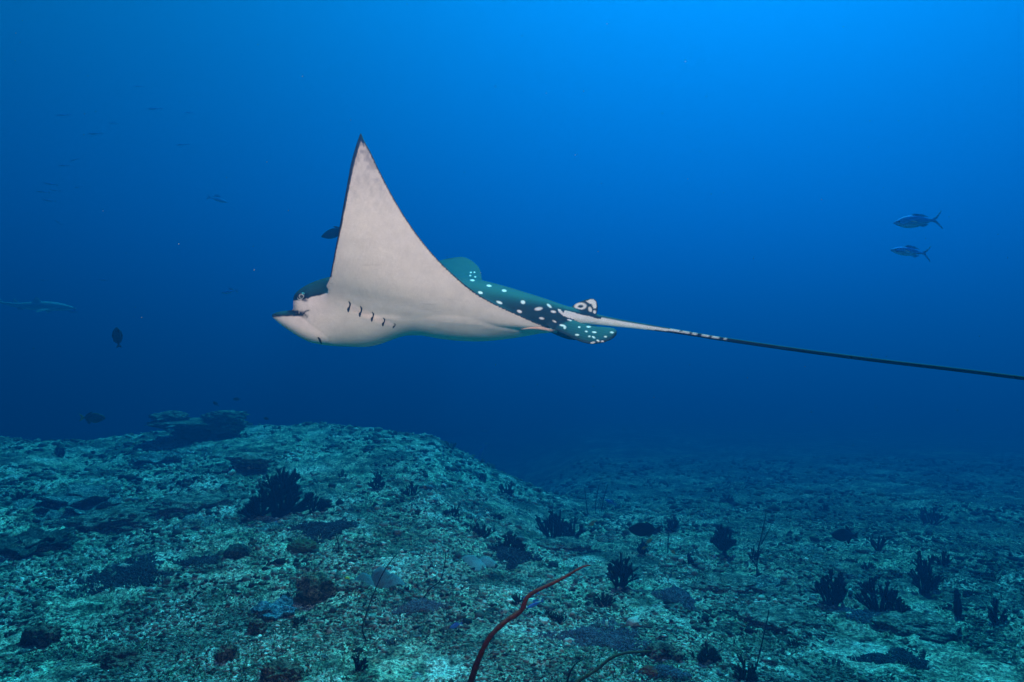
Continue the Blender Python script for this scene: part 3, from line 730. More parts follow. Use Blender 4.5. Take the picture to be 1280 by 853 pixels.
B(690, 775, 34, 16, 'low dark rubble coral behind the red whip coral', 42, 9, .1, 1, 0, BLACK2, spread=1.4)
B(25, 625, 26, 14, 'small dark coral tangle near the pale torn plate', 43, 7, .11, 1, 0, BLACK2, spread=1.4)

# ---------------- pillar sponge: two lobes
def pillar_sponge():
    g = ground_at(1197, 772); s = g.y / F; root = empty('pillar_sponge', g)
    for nm, c, sz in (('lower_lobe', (0, 0, 12 * s), (5.2 * s, 5 * s, 14 * s)), ('upper_lobe', (-1.5 * s, 0, 29 * s), (3.2 * s, 3 * s, 7 * s))):
        V, F_ = lump(60 + len(nm), 3, .16, 1.7, sz); link(nm, mesh_mixed(nm, V + np.array(c), F_), BLACK, root)
    tag(root, 'slim dark upright sponge with a small second lobe on top', 'sponge')
pillar_sponge()

# ---------------- rocks, plates, sponges
ROCK = crust_mat('reef_rock', (.05, .055, .05), (.18, .19, .16), (.40, .40, .35))
ROCKP = crust_mat('pale_crusted_rock', (.10, .11, .10), (.30, .30, .25), (.58, .57, .50))
ROCKB = crust_mat('brown_crusted_rock', (.03, .03, .027), (.13, .10, .08), (.32, .24, .19))
PLATE = crust_mat('plate_coral_skin', (.06, .09, .10), (.18, .24, .24), (.38, .44, .43), 24)
SPONGE = simple_mat('grey_sponge_skin', (.07, .14, .16), (.13, .22, .24), 12, .85, .1, .3, .01)
DARKB = crust_mat('dark_boulder_skin', (.03, .045, .045), (.07, .09, .085), (.13, .15, .14), 22)
PALE = simple_mat('pale_sand_crust', (.45, .46, .42), (.72, .71, .64), 22, .95, .05, .5, .01)
def boulder(name, px, py, wpx, hpx, label, cat, mat, seed, sink=.3, amp=.22, sub=5, flat=None, dy=.8):
    g = ground_at(px, py); s = g.y / F
    V, F_ = lump(seed, sub, amp, 1.5, (wpx * s / 2, wpx * s / 2 * dy, hpx * s / (2 - 1.2 * sink)), .07 if mat in (DARKB,) else .16, flat)
    if mat in (ROCK, ROCKB, ROCKP): V = V * (1 + .10 * vnoise(V / s / 4.0, seed))[:, None]
    o = link(name, mesh_mixed(name, V, F_), mat); o.location = g + Vector((0, wpx * s * .2, hpx * s * (.5 - sink))); o.rotation_euler[2] = rnd.uniform(-.3, .3)
    return tag(o, label, cat)
boulder('boulder', 295, 699, 32, 20, 'smooth dark boulder sitting on open rubble', 'boulder', DARKB, 71, .25, .10)
boulder('coral_mound', 376, 690, 36, 16, 'low round green-brown coral mound behind the crusted rock', 'coral', simple_mat('green_mound', (.05, .07, .04), (.13, .14, .08), 26, .9, .1, .6), 72, .3, .12)
boulder('crusted_rock', 392, 750, 48, 36, 'angular crusted rock with pale and rusty patches beside a dark log', 'rock', crust_mat('patchy_rock', (.02, .04, .035), (.13, .14, .10), (.42, .36, .28), 10), 73, .25, .3)
boulder('rubble_ridge', 434, 738, 34, 13, 'dark low ridge of rubble with a yellow sea squirt', 'rock', ROCK, 74, .3, .35)
boulder('dark_rock', 282, 826, 26, 20, 'small dark red-brown rock lump in foreground rubble', 'rock', ROCKB, 75, .3, .3)
boulder('dark_rock', 48, 806, 40, 24, 'dark pitted rock beside a long sand patch', 'rock', ROCKB, 76, .3, .35)
boulder('dark_rock', 140, 832, 48, 18, 'flat dark brown rock on pale sand', 'rock', ROCKB, 77, .3, .4)
boulder('dark_rock', 830, 826, 44, 18, 'dark rock at the end of the brown whip coral', 'rock', ROCKB, 78, .3, .35)
boulder('red_sponge', 812, 845, 26, 10, 'flat rust-red encrusting sponge in the foreground', 'sponge', simple_mat('rust_sponge', (.16, .03, .018), (.28, .06, .03), 20, .9, .1, .5), 79, .3, .25)
boulder('dark_rock', 320, 793, 24, 18, 'small round dark brown rock below the blue plate coral', 'rock', ROCKB, 80, .3, .25)
boulder('dark_rock', 350, 850, 50, 18, 'dark crusted rock heap cut by the bottom edge', 'rock', ROCKB, 81, .35, .35)
boulder('rock_ledge', 905, 740, 80, 14, 'long dark rubble ledge under the stalked coral', 'rock', ROCK, 82, .35, .35)
boulder('rock_ledge', 985, 786, 100, 13, 'dark rubble ledge in front of the stout upright coral', 'rock', ROCK, 83, .4, .35)
boulder('rock_ledge', 1150, 792, 90, 18, 'dark rock outcrop around the feathery coral', 'rock', ROCK, 84, .38, .35)
boulder('rock_ledge', 700, 690, 70, 12, 'low rubble shelf under the two-part black coral', 'rock', ROCK, 85, .35, .3)
boulder('dark_rock', 692, 711, 12, 10, 'single dark stone by a white sand spot near the red whip tip', 'rock', DARKB, 86, .2, .15, 3)
boulder('rock_ledge', 225, 640, 90, 16, 'low dark broken ledge on the mound behind the plate coral', 'rock', ROCK, 87, .4, .35)
boulder('rock_ledge', 140, 660, 110, 22, 'hollowed dark ledge under the wide pale plate coral', 'rock', ROCK, 88, .4, .3)
boulder('rock_ledge', 560, 545, 40, 10, 'small rock brow on the far shoulder of the mound', 'rock', ROCK, 89, .3, .3)

# the overhanging table rock on the crest: body, two caps, pale crusts
def table_rock():
    g = ground_at(240, 553); s = g.y / F * .92; root = empty('table_rock', g)
    def part(nm, seed, px, pz, w, h, d, mat, amp=.22, flat=None, fine=.14):
        V, F_ = lump(seed, 5, amp, 1.7, (w * s / 2, d * s / 2, h * s / 2), fine, flat)
        link(nm, mesh_mixed(nm, V + np.array([px * s, 22 * s, pz * s]), F_), mat, root)
    part('stem', 91, 6, 8, 78, 34, 50, simple_mat('shaded_rock', (.012, .014, .016), (.06, .06, .055), 12, .95, .05, .8, .03), .25)  # the overhang's shade is put into the stem's near-black colour
    part('overhang', 92, -12, 24, 104, 15, 84, ROCK, .2, .35)
    part('cap', 93, -42, 31, 46, 15, 46, ROCK, .25, None, .2)
    part('cap', 94, 36, 31, 54, 18, 50, ROCK, .3, None, .22)
    part('block', 95, 36, 18, 52, 24, 46, ROCK, .3)
    part('pale_crust', 96, 36, 20, 44, 9, 54, ROCKP, .4)
    part('pale_crust', 97, -18, 24, 30, 6, 76, ROCKP, .4)
    tag(root, 'big overhanging table rock with rounded caps on the crest of the mound', 'rock')
table_rock()
def ledge_coral():
    g = ground_at(310, 588); s = g.y / F; root = empty('ledge_coral', g)
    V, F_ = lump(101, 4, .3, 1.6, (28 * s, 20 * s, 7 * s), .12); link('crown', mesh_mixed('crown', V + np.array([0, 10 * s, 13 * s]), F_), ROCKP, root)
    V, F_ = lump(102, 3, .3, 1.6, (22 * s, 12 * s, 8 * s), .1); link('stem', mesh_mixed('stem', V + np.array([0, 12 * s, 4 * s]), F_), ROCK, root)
    tag(root, 'pale-topped ledge of coral shading its dark foot, below the table rock', 'coral')
ledge_coral()

# plate corals: overlapping wavy shelves with thickness
def plate_coral(px, py, wpx, label, seed, k=4, tilt=.2, mat=None, hpx=8):
    g = ground_at(px, py); s = g.y / F; rg = random.Random(seed); root = empty('plate_coral', g)
    for q in range(k):
        w = wpx * s * rg.uniform(.32, .55); n = 26; m = 8; V = []; F_ = []
        cx = rg.uniform(-.3, .3) * wpx * s; cyy = rg.uniform(-.1, .5) * wpx * s * .7; cz = rg.uniform(.1, 1.0) * hpx * s
        ph = [rg.uniform(0, 6.28) for _ in range(3)]
        for side in (0, 1):
            for i in range(m):
                f = i / (m - 1)
                for j in range(n):
                    a = 6.2832 * j / n; rr = w * (f ** .8) * (.75 + .16 * math.sin(3 * a + ph[0]) + .10 * math.sin(7 * a + ph[1]) + .06 * math.sin(13 * a + ph[2]))
                    z = cz + (f * f) * w * .10 * (1 + math.sin(4 * a + ph[1])) - side * (.012 + .02 * (1 - f)) * (w / .2) ** .5 + tilt * rr * math.sin(a) * .6 + rg.uniform(-.02, .02) * w * (1 - side)
                    V.append((cx + rr * math.cos(a), cyy + rr * math.sin(a) * .8, z))
        o = m * n
        for i in range(m - 1):
            for j in range(n):
                j2 = (j + 1) % n
                F_.append((i * n + j, (i + 1) * n + j, (i + 1) * n + j2, i * n + j2)); F_.append((o + i * n + j2, o + (i + 1) * n + j2, o + (i + 1) * n + j, o + i * n + j))
        F_ += [((m - 1) * n + j, o + (m - 1) * n + j, o + (m - 1) * n + (j + 1) % n, (m - 1) * n + (j + 1) % n) for j in range(n)]
        link('plate', mesh_mixed('plate', V, F_), mat or PLATE, root)
    V, F_ = lump(seed, 3, .3, 1.5, (wpx * s * .32, wpx * s * .26, hpx * s * .8)); link('base_rock', mesh_mixed('base_rock', V + np.array([0, wpx * s * .1, 0]), F_), ROCK, root)
    return tag(root, label, 'coral', 'plate corals on the rubble')
plate_coral(105, 636, 110, 'wide pale lacy plate coral over a dark hollow on the mound', 111, 6, .18, None, 12)
plate_coral(30, 688, 90, 'broad grey-blue plate coral stack at the mound foot with a dark gap beneath', 112, 4, .12, DARKB, 14)
plate_coral(236, 660, 62, 'blue-grey ribbed plate coral tilted toward the dark boulder', 113, 4, .28, None, 11)
plate_coral(340, 772, 56, 'small blue ruffled plate coral with a dark log behind it', 114, 4, .2, crust_mat('blue_plate', (.04, .09, .13), (.10, .19, .26), (.2, .32, .4), 30), 10)
plate_coral(8, 608, 32, 'pale torn plate near the crest, bright against dark ground', 115, 2, .4, PALE, 12)
plate_coral(345, 664, 40, 'thin grey plate coral lying in front of the big black fan', 116, 3, .15, None, 6)
plate_coral(195, 578, 60, 'thin far plate coral below the table rock', 117, 3, .15, None, 5)
plate_coral(1020, 692, 34, 'broken pale plate on the plain beneath the triggerfish', 118, 3, .3, None, 7)
plate_coral(970, 742, 60, 'thin crusty plate coral between stalked coral and upright coral', 119, 3, .2, None, 7)
plate_coral(60, 656, 46, 'small dim plate coral beside the wide lacy one', 120, 3, .2, None, 7)

# draped sponges
def drape(px, py, lobes, label, seed, mat=None):
    g = ground_at(px, py); s = g.y / F; root = empty('draped_sponge', g)
    for i, (dx, w, h) in enumerate(lobes):
        V, F_ = lump(seed + i, 4, .16, 1.2, (w * s / 2, w * s * .42, h * s), .02); V[:, 2] = np.where(V[:, 2] < 0, V[:, 2] * .2, V[:, 2])
        k = 1 - np.clip(V[:, 2] / (h * s), 0, 1); V[:, :2] *= (.62 + .5 * k ** 1.5)[:, None]
        link('lobe', mesh_mixed('lobe', V + np.array([dx * s, 6 * s * (i % 2), -.02]), F_), mat or SPONGE, root)
    return tag(root, label, 'sponge')
drape(472, 730, ((-18, 40, 17), (4, 38, 22), (18, 32, 17)), 'smooth grey draped sponge with folded lobes behind a thin whip', 130)
drape(592, 705, ((-4, 44, 15), (14, 30, 10)), 'low pale smooth sponge on the rubble slope', 135, simple_mat('pale_sponge', (.16, .22, .24), (.26, .33, .34), 10, .85, .1, .3))

# squat colonies of short stubby branchlets
STUB = simple_mat('stubby_coral_skin', (.06, .10, .13), (.18, .26, .32), 30, .9, .08, .4)
STUBD = simple_mat('dark_stubby_coral_skin', (.025, .045, .06), (.08, .12, .15), 30, .9, .08, .4)
def stubby(px, py, wpx, dpx, label, seed, n=500, mat=None, hpx=6, twig=2.4):
    g = ground_at(px, py); g2 = ground_at(px, py - dpx); s = g.y / F; rx = wpx * s / 2; ry = max((g2.y - g.y) / 2, rx * .3)
    n = int(n * 1.5); rg = np.random.RandomState(seed); cx, cy_ = (g.x + g2.x) / 2, (g.y + g2.y) / 2
    root = empty('staghorn_patch', Vector((cx, cy_, gz(cx, cy_))))
    a = rg.rand(n) * 6.2832; r = np.sqrt(rg.rand(n)); wob = .75 + .25 * np.sin(3 * a + seed) + .12 * np.sin(7 * a + seed)
    X = rx * r * wob * np.cos(a); Yy = ry * r * wob * np.sin(a)
    Z = ground_h(cx + X, cy_ + Yy) - root.location.z + hpx * s * (1 - r ** 2) * (.6 + .4 * vn2(X, Yy, .12, seed))
    mb = MB()
    for i in range(n):
        d = np.array([X[i] / rx * .9 + rg.randn() * .45, Yy[i] / ry * .7 + rg.randn() * .45, 1.0]); d /= np.linalg.norm(d)
        l = s * rg.uniform(3.5, 7.5); p = np.array([X[i], Yy[i], Z[i] - l * .35]); mb.knob(p, d, s * twig * rg.uniform(.35, .6), l)
        if rg.rand() < .5: mb.knob(p + d * l * .6, d + rg.randn(3) * .7, s * twig * .32, l * .6)
    o = link('branchlets', mb.mesh('branchlets'), mat or STUB, root, False); o['kind'] = 'stuff'
    return tag(root, label, 'coral', 'low stubby staghorn coral patches')
stubby(155, 752, 150, 55, 'wide dark blue stubby coral patch sprawling over sand', 141, 1100, STUBD)
stubby(757, 820, 170, 42, 'broad pale blue-grey stubby coral patch behind the brown whip', 142, 1300)
stubby(845, 764, 56, 28, 'domed stubby coral cluster beyond the pale blue patch', 143, 450, None, 9)
stubby(405, 678, 96, 26, 'flat grey-blue stubby coral field in front of the big black fan', 144, 700, STUBD, 4)
stubby(640, 712, 70, 30, 'dark stubby coral thicket below the wide dark bush', 145, 500, STUBD)
stubby(1075, 782, 60, 20, 'blue stubby coral tuft in front of the feathery coral', 146, 400)
stubby(525, 770, 70, 18, 'pale crusty stubby coral strip beside the second thin whip', 147, 450, None, 4)
stubby(830, 850, 70, 14, 'pale blue stubby coral by the rust-red sponge', 148, 400)
stubby(250, 710, 60, 12, 'thin stubby coral band under the dark boulder', 149, 300, STUBD, 4)
stubby(1120, 838, 110, 26, 'dark stubby coral spread over the shaded foreground', 150, 700, STUBD)
stubby(85, 660, 90, 16, 'dim stubby coral beneath the lacy plate', 151, 400, STUBD, 4)

# ---------------- whip corals
RED = simple_mat('red_whip_skin', (.09, .010, .006), (.20, .028, .014), 90, .7, .2, .5, .004)
BROWN = simple_mat('brown_whip_skin', (.05, .035, .02), (.11, .08, .045), 90, .8, .15, .5, .004)
DWHIP = simple_mat('dark_whip_skin', (.012, .014, .014), (.03, .034, .03), 60, .8, .1, 0)
def whip(pts, mat, label, name='whip_coral', k=10, n=70):
    """pts: px, py, depth, radius px"""
    R = catmull(pts, n); rg = np.random.RandomState(int(pts[0][0]))
    C = unproj(R[:, 0], R[:, 1], R[:, 2]); rad = R[:, 3] / F * R[:, 2] * (1 + .08 * rg.randn(n))
    V, Q = tube_np(C, rad, k); c0 = Vector(C[0]); me = quads_mesh(name, V - C[0], Q)
    o = link(name, me, mat); o.location = c0
    return tag(o, label, 'whip coral')
whip([(455, 1290, 1.46, 4.4), (510, 1060, 1.46, 4.3), (560, 915, 1.47, 4.2), (588, 853, 1.48, 4.0), (598, 825, 1.49, 3.6), (612, 797, 1.5, 3.3), (632, 777, 1.52, 3.1), (652, 763, 1.54, 3.0), (658, 748, 1.55, 2.7), (668, 740, 1.56, 2.5), (685, 732, 1.58, 2.2), (705, 722, 1.6, 1.9), (722, 712, 1.62, 1.5), (732, 707.5, 1.63, 1.2), (738, 707, 1.64, .8)], RED, 'tall red whip coral arching up from the foreground', n=140)
whip([(640, 1010, 2.0, 2.6), (690, 890, 2.0, 2.4), (722, 853, 2.02, 2.2), (745, 838, 2.04, 2.0), (765, 822, 2.06, 1.9), (782, 816.5, 2.08, 1.8), (800, 815, 2.1, 1.5), (814, 814, 2.12, .9)], BROWN, 'olive-brown whip coral bending low over the pale blue coral', n=80)
whip([(700, 905, 2.0, 1.3), (709, 853, 2.0, 1.2), (714, 838, 2.0, 1.1), (722, 828, 2.02, .9), (730, 824, 2.03, .6)], DWHIP, 'short thin dark whip coral beside the olive-brown one', n=40)
def gwhip(pts, r, label):
    g = ground_at(*pts[0]); whip([(x, y, g.y + .03 * i / len(pts), r * (1 - .35 * i / len(pts))) for i, (x, y) in enumerate(pts)], DWHIP, label, k=6, n=40)
gwhip([(458, 801), (453, 787), (457, 770), (466, 745), (478, 718), (490, 700), (497, 692)], .95, 'long thin dark whip rising past the grey draped sponge')
gwhip([(528, 750), (538, 736), (550, 726), (556, 705), (557, 690)], .8, 'thin kinked dark whip on the rubble right by the sponge')
gwhip([(424, 693), (423, 680), (419, 666)], .8, 'very short thin whip behind the draped sponge')
gwhip([(835, 692), (835, 680), (836, 668)], .7, 'short hair-thin whip by the rounded black coral')
gwhip([(735, 645), (733, 630), (731, 612)], .6, 'first faint hair-thin whip on the plain past the two-part coral')
gwhip([(744, 643), (745, 625), (749, 606)], .6, 'tallest faint hair-thin whip on the plain past the two-part coral')
gwhip([(752, 640), (755, 622), (760, 605)], .6, 'slanting faint whip beside the tallest hair-thin one')
gwhip([(945, 836), (952, 806), (960, 770), (961, 762)], .9, 'thin curved dark whip in the shaded foreground')
# twig gorgonian: stem with three side twigs
def gorgonian():
    g = ground_at(946, 719); s = g.y / F; root = empty('twig_gorgonian', g)
    for nm, pts in (('stem', [(0, 0), (1, 16), (4, 34), (9, 52), (14, 72), (15, 80)]), ('twig', [(1, 10), (-8, 22)]), ('twig', [(5, 38), (13, 50), (19, 60)]), ('twig', [(2, 22), (6, 30), (10, 33)])):
        C = np.array([(x * s, 0.01 * i, z * s) for i, (x, z) in enumerate(pts)]); mb = MB(); mb.tube(C, np.linspace(.9, .4, len(C)) * s, 5); link(nm, mb.mesh(nm), DWHIP, root)
    tag(root, 'thin twiggy sea fan stem standing by the narrow black coral', 'gorgonian')
gorgonian()
boulder('sea_squirt', 433.5, 729, 7, 8, 'tiny bright yellow sea squirt on the dark rubble ridge', 'sea squirt', simple_mat('yellow_squirt', (.45, .38, .02), (.6, .52, .05), 30, .6, .3, .2), 160, .1, .1, 3)
for px, py, w_, h_, lab in ((479, 682, 8, 5, 'small bright white shell fragment behind the draped sponge'), (680, 779, 14, 5, 'white broken coral piece by the low dark rubble coral'), (792, 782, 16, 9, 'white jagged coral fragment beside the pale blue patch'), (712, 806, 12, 9, 'white chalky lump in the pale blue coral patch')):
    boulder('coral_fragment', px, py, w_, h_, lab, 'coral fragment', PALE, int(px), .25, .4, 3)
# ------------------------------------------------------------------ loose stones, rubble and turf on the seabed
def scatter():
    rg = np.random.RandomState(5)
    # stones one can pick out: children of the seabed
    mats = [ROCK, ROCKP, ROCK, ROCKB, ROCKP, PLATE]
    var = []
    for i in range(12):
        V, F_ = lump(200 + i, 2, .5, 1.9, (1, .8, .5), .35); me = mesh_mixed('stone', V, F_); me.materials.append(mats[i % 6]); var.append(me)
    cnt = 0
    while cnt < 290:
        px = rg.uniform(-20, 1300); py = rg.uniform(555, 850); g = ground_at(px, py)
        if g.y > 11: continue
        s = rg.uniform(4.5, 7.5) * g.y / F * (1.4 if rg.rand() < .12 else 1)
        o = bpy.data.objects.new('stone', var[rg.randint(12)]); COL.objects.link(o); o.parent = seabed
        o.location = g - Vector((0, 0, s * .08)); o.scale = (s * rg.uniform(.8, 1.3), s * rg.uniform(.8, 1.2), s * rg.uniform(.6, 1.0)); o.rotation_euler = (rg.uniform(-.4, .4), rg.uniform(-.4, .4), rg.uniform(0, 6.28)); cnt += 1
    # rubble: uncountable small fragments, one mesh
    def sample(n, y0=2.2, y1=26):
        Y = 1 / rg.uniform(1 / y1, 1 / y0, n) ; X = Y * rg.uniform(-.95, .95, n)
        return X, Y
    base = np.array([[1, 0, 0], [-1, 0, 0], [0, 1, 0], [0, -1, 0], [0, 0, 1], [0, 0, -1.0]]); bf = np.array([[0, 2, 4], [2, 1, 4], [1, 3, 4], [3, 0, 4], [2, 0, 5], [1, 2, 5], [3, 1, 5], [0, 3, 5]])
    N = 130000; X, Y = sample(N)
    Z = ground_h(X, Y) + fine_h(X, Y)
    size = np.maximum(np.minimum(np.exp(rg.normal(math.log(.0058), .5, N)), .016), .85 * Y / F) * np.where(rg.rand(N) < .03, 1.5, 1)
    clump = vn2(X, Y, .5, 31) + .6 * vn2(X, Y, .16, 32); keep = clump > -.2; X, Y, Z, size = X[keep], Y[keep], Z[keep], size[keep]; N = len(X)
    sc3 = np.stack([rg.uniform(.6, 1.5, N), rg.uniform(.6, 1.5, N), rg.uniform(.35, .9, N)], 1) * size[:, None]
    st = rg.rand(N) < .3; sc3[st] *= np.array([1.9, .5, .6])
    V = base[None] * (1 + .35 * rg.randn(N, len(base), 1)).clip(.5, 1.6) * sc3[:, None, :]
    a = rg.uniform(0, 6.28, N); ca, sa = np.cos(a)[:, None], np.sin(a)[:, None]
    V = np.stack([V[..., 0] * ca - V[..., 1] * sa, V[..., 0] * sa + V[..., 1] * ca, V[..., 2]], -1) + np.stack([X, Y, Z + size * .08], 1)[:, None, :]
    Fq = (bf[None] + (np.arange(N) * len(base))[:, None, None]).reshape(-1, 3)
    me = mesh_np('rubble', V.reshape(-1, 3), Fq, 3)
    pal = np.array([[.55, .55, .50], [.44, .46, .41], [.30, .33, .29], [.16, .18, .16], [.05, .055, .055], [.16, .11, .09], [.16, .22, .24], [.85, .85, .8]]); pr = [.10, .16, .22, .19, .16, .05, .06, .06]  # random fragment tones; the darkest also stand in for shaded cavities
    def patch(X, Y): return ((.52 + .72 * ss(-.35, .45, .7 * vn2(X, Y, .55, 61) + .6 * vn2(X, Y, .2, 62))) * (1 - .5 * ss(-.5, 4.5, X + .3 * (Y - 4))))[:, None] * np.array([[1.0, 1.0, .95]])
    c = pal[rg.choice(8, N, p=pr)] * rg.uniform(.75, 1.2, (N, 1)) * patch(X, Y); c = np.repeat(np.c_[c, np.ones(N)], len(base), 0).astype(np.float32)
    me.color_attributes.new('tone', 'FLOAT_COLOR', 'POINT').data.foreach_set('color', c.ravel())
    m, t, b = mat_new('rubble_fragments', .95, .05); at = t.nodes.new('ShaderNodeAttribute'); at.attribute_name = 'tone'
    n1 = nodes_noise(t, 120, 3, .7); v = nodes_ramp(t, n1.outputs['Fac'], [(.3, (.55, .55, .55)), (.7, (1.25, 1.25, 1.25))]).outputs[0]
    t.links.new(nodes_mix(t, 1, at.outputs['Color'], v, 'MULTIPLY'), b.inputs['Base Color'])
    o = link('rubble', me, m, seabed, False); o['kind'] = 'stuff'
    # broken coral chunks, coarser, over the mound and the near plain
    N = 26000; X, Y = sample(N, 3.4, 16); k = vn2(X, Y, .4, 71) + .5 * vn2(X, Y, .13, 72) > -.1; X, Y = X[k], Y[k]; N = len(X); Z = ground_h(X, Y) + fine_h(X, Y)
    size = np.clip(np.exp(rg.normal(math.log(.0026), .35, N)) * Y, .006, .05); i0, if0 = ico(1); if0 = np.array(if0)
    V = i0[None] * (1 + .38 * rg.randn(N, len(i0), 1)).clip(.45, 1.7) * (np.stack([rg.uniform(.6, 1.4, N), rg.uniform(.6, 1.4, N), rg.uniform(.5, 1.0, N)], 1) * size[:, None])[:, None, :] + np.stack([X, Y, Z + size * .15], 1)[:, None, :]
    me = mesh_np('coral_chunks', V.reshape(-1, 3), (if0[None] + (np.arange(N) * len(i0))[:, None, None]).reshape(-1, 3), 3)
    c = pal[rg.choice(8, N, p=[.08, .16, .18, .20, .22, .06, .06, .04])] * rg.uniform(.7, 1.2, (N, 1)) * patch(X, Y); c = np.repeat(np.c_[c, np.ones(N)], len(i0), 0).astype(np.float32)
    me.color_attributes.new('tone', 'FLOAT_COLOR', 'POINT').data.foreach_set('color', c.ravel())
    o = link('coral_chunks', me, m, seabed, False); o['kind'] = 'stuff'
    # small dark coral clumps all over the rubble
    cv = []
    for i in range(5):
        q = np.random.RandomState(300 + i); mb = MB(); Vl, Fl = lump(300 + i, 2, .35, 1.6, (.42, .36, .16), .15); mb.add(Vl, Fl)
        for j in range(60):
            a = q.rand() * 6.28; rr = math.sqrt(q.rand()) * .46; d = np.array([math.cos(a) * rr * 1.4 + q.randn() * .3, math.sin(a) * rr * 1.4 + q.randn() * .3, .9]); mb.knob((rr * math.cos(a), rr * math.sin(a) * .85, .12 * (1 - rr * 2) + .02), d, .035 + .02 * q.rand(), .10 + .14 * q.rand())
        cm = mb.mesh('coral_clump'); cm.materials.append([BLACK2, STUBD, BLACK2, STUBD, BLACK][i]); cv.append(cm)
    cnt = 0
    while cnt < 60:
        px = rg.uniform(0, 1280); py = rg.uniform(560, 845); g = ground_at(px, py)
        if g.y > 12: continue
        vi = rg.randint(5); o = bpy.data.objects.new('coral_clump', cv[vi]); COL.objects.link(o); w_ = rg.uniform(11, 27) * (.7 + .5 * (py - 560) / 290) * g.y / F
        o.location = g - Vector((0, 0, .01)); o.scale = (w_, w_ * rg.uniform(.7, 1.2), w_ * rg.uniform(.6, 1.1)); o.rotation_euler = (0, 0, rg.uniform(0, 6.28)); cnt += 1
        kind_ = ('olive-dark', 'dusky blue', 'olive-dark', 'dusky blue', 'black')[vi]
        tag(o, 'small low %s stubby coral clump scattered on the open rubble' % kind_, 'coral', 'small %s coral clumps on the rubble' % kind_)
    # algal turf and tiny polyps: short spikes in clumps
    N = 70000; X, Y = sample(N, 2.2, 18); cl = vn2(X, Y, .42, 41) + .7 * vn2(X, Y, .15, 42); k = cl > .05; X, Y = X[k], Y[k]; N = len(X); Z = ground_h(X, Y) + fine_h(X, Y)
    h = np.maximum(rg.uniform(.007, .022, N), 1.4 * Y / F); w_ = h * rg.uniform(.22, .45, N)
    d = np.stack([rg.normal(0, .5, N), rg.normal(0, .5, N), np.ones(N)], 1) * h[:, None]; p = np.stack([X, Y, Z - .004], 1)
    an = rg.uniform(0, 6.28, N); V = np.zeros((N, 4, 3))
    for q in range(3):
        V[:, q] = p + np.stack([np.cos(an + q * 2.094) * w_, np.sin(an + q * 2.094) * w_, 0 * w_], 1)
    V[:, 3] = p + d
    tri = np.array([[0, 1, 3], [1, 2, 3], [2, 0, 3]]); Fq = (tri[None] + (np.arange(N) * 4)[:, None, None]).reshape(-1, 3)
    me = mesh_np('algal_turf', V.reshape(-1, 3), Fq, 3)
    pal = np.array([[.04, .06, .035], [.07, .09, .05], [.12, .13, .09], [.03, .035, .035], [.16, .17, .13]])
    c = pal[rg.randint(0, 5, N)] * rg.uniform(.7, 1.25, (N, 1)); c = np.repeat(np.c_[c, np.ones(N)], 4, 0).astype(np.float32)
    me.color_attributes.new('tone', 'FLOAT_COLOR', 'POINT').data.foreach_set('color', c.ravel())
    o = link('algal_turf', me, m, seabed, False); o['kind'] = 'stuff'
    # drifting specks
    N = 90; Y = rg.uniform(1.2, 5, N); pxx = rg.uniform(0, 1280, N); pyy = rg.uniform(0, 560, N); C = unproj(pxx, pyy, Y); base, bf = ico(1); bf = np.array(bf)
    V = base[None] * (rg.uniform(.35, .8, N) * Y / F)[:, None, None] + C[:, None, :]
    me = mesh_np('drifting_specks', V.reshape(-1, 3), (bf[None] + (np.arange(N) * len(base))[:, None, None]).reshape(-1, 3), 3)
    tag(link('drifting_specks', me, simple_mat('speck', (.10, .12, .12), (.25, .28, .28), 10, 1, 0, 0)), 'tiny pale specks drifting in the open water', 'plankton', kind='stuff')
scatter()
# ------------------------------------------------------------------ fish
def paint_mat(name, back, flank, belly, rough=.45, spec=.4, lo=-.35, hi=.35):
    """colour by height on the fish: countershading as the scales have it"""
    m, t, b = mat_new(name, rough, spec); c = t.nodes.new('ShaderNodeTexCoord'); s = t.nodes.new('ShaderNodeSeparateXYZ'); t.links.new(c.outputs['Generated'], s.inputs[0])
    n = nodes_noise(t, 14, 4, .6); a = t.nodes.new('ShaderNodeMath'); a.operation = 'MULTIPLY_ADD'; t.links.new(n.outputs['Fac'], a.inputs[0]); a.inputs[1].default_value = .16; t.links.new(s.outputs['Z'], a.inputs[2])
    r = nodes_ramp(t, a.outputs[0], [(.28, belly), (.52, flank), (.78, back)]); t.links.new(r.outputs[0], b.inputs['Base Color'])
    return m
def fish_body(L, H, T, prof=(0, .42, .78, .95, 1, .93, .75, .5, .28, .17), k=16, n=26, arch=0.0):
    """nose at +x end, tail root at -x; profile of heights from nose to tail root"""
    xs = np.linspace(0, 1, n); hh = np.interp(xs, np.linspace(0, 1, len(prof)), prof); hh = np.maximum(np.convolve(np.pad(hh, 1, 'edge'), [.2, .6, .2], 'valid'), .03)
    hh[0] = .02; V = []
    th = np.linspace(0, 2 * np.pi, k, endpoint=False)
    for x, h in zip(xs, hh):
        tt = h ** .85 * (1 - .35 * x)
        zc = arch * H * math.sin(x * math.pi)
        V.append(np.stack([np.full(k, L * (.5 - x * .86)), np.cos(th) * T / 2 * tt, zc + np.sin(th) * H / 2 * h], 1))
    V = np.concatenate(V); F_ = [(i * k + j, i * k + (j + 1) % k, (i + 1) * k + (j + 1) % k, (i + 1) * k + j) for i in range(n - 1) for j in range(k)]
    F_ += [tuple(range(k))[::-1], tuple((n - 1) * k + j for j in range(k))]
    return V, F_
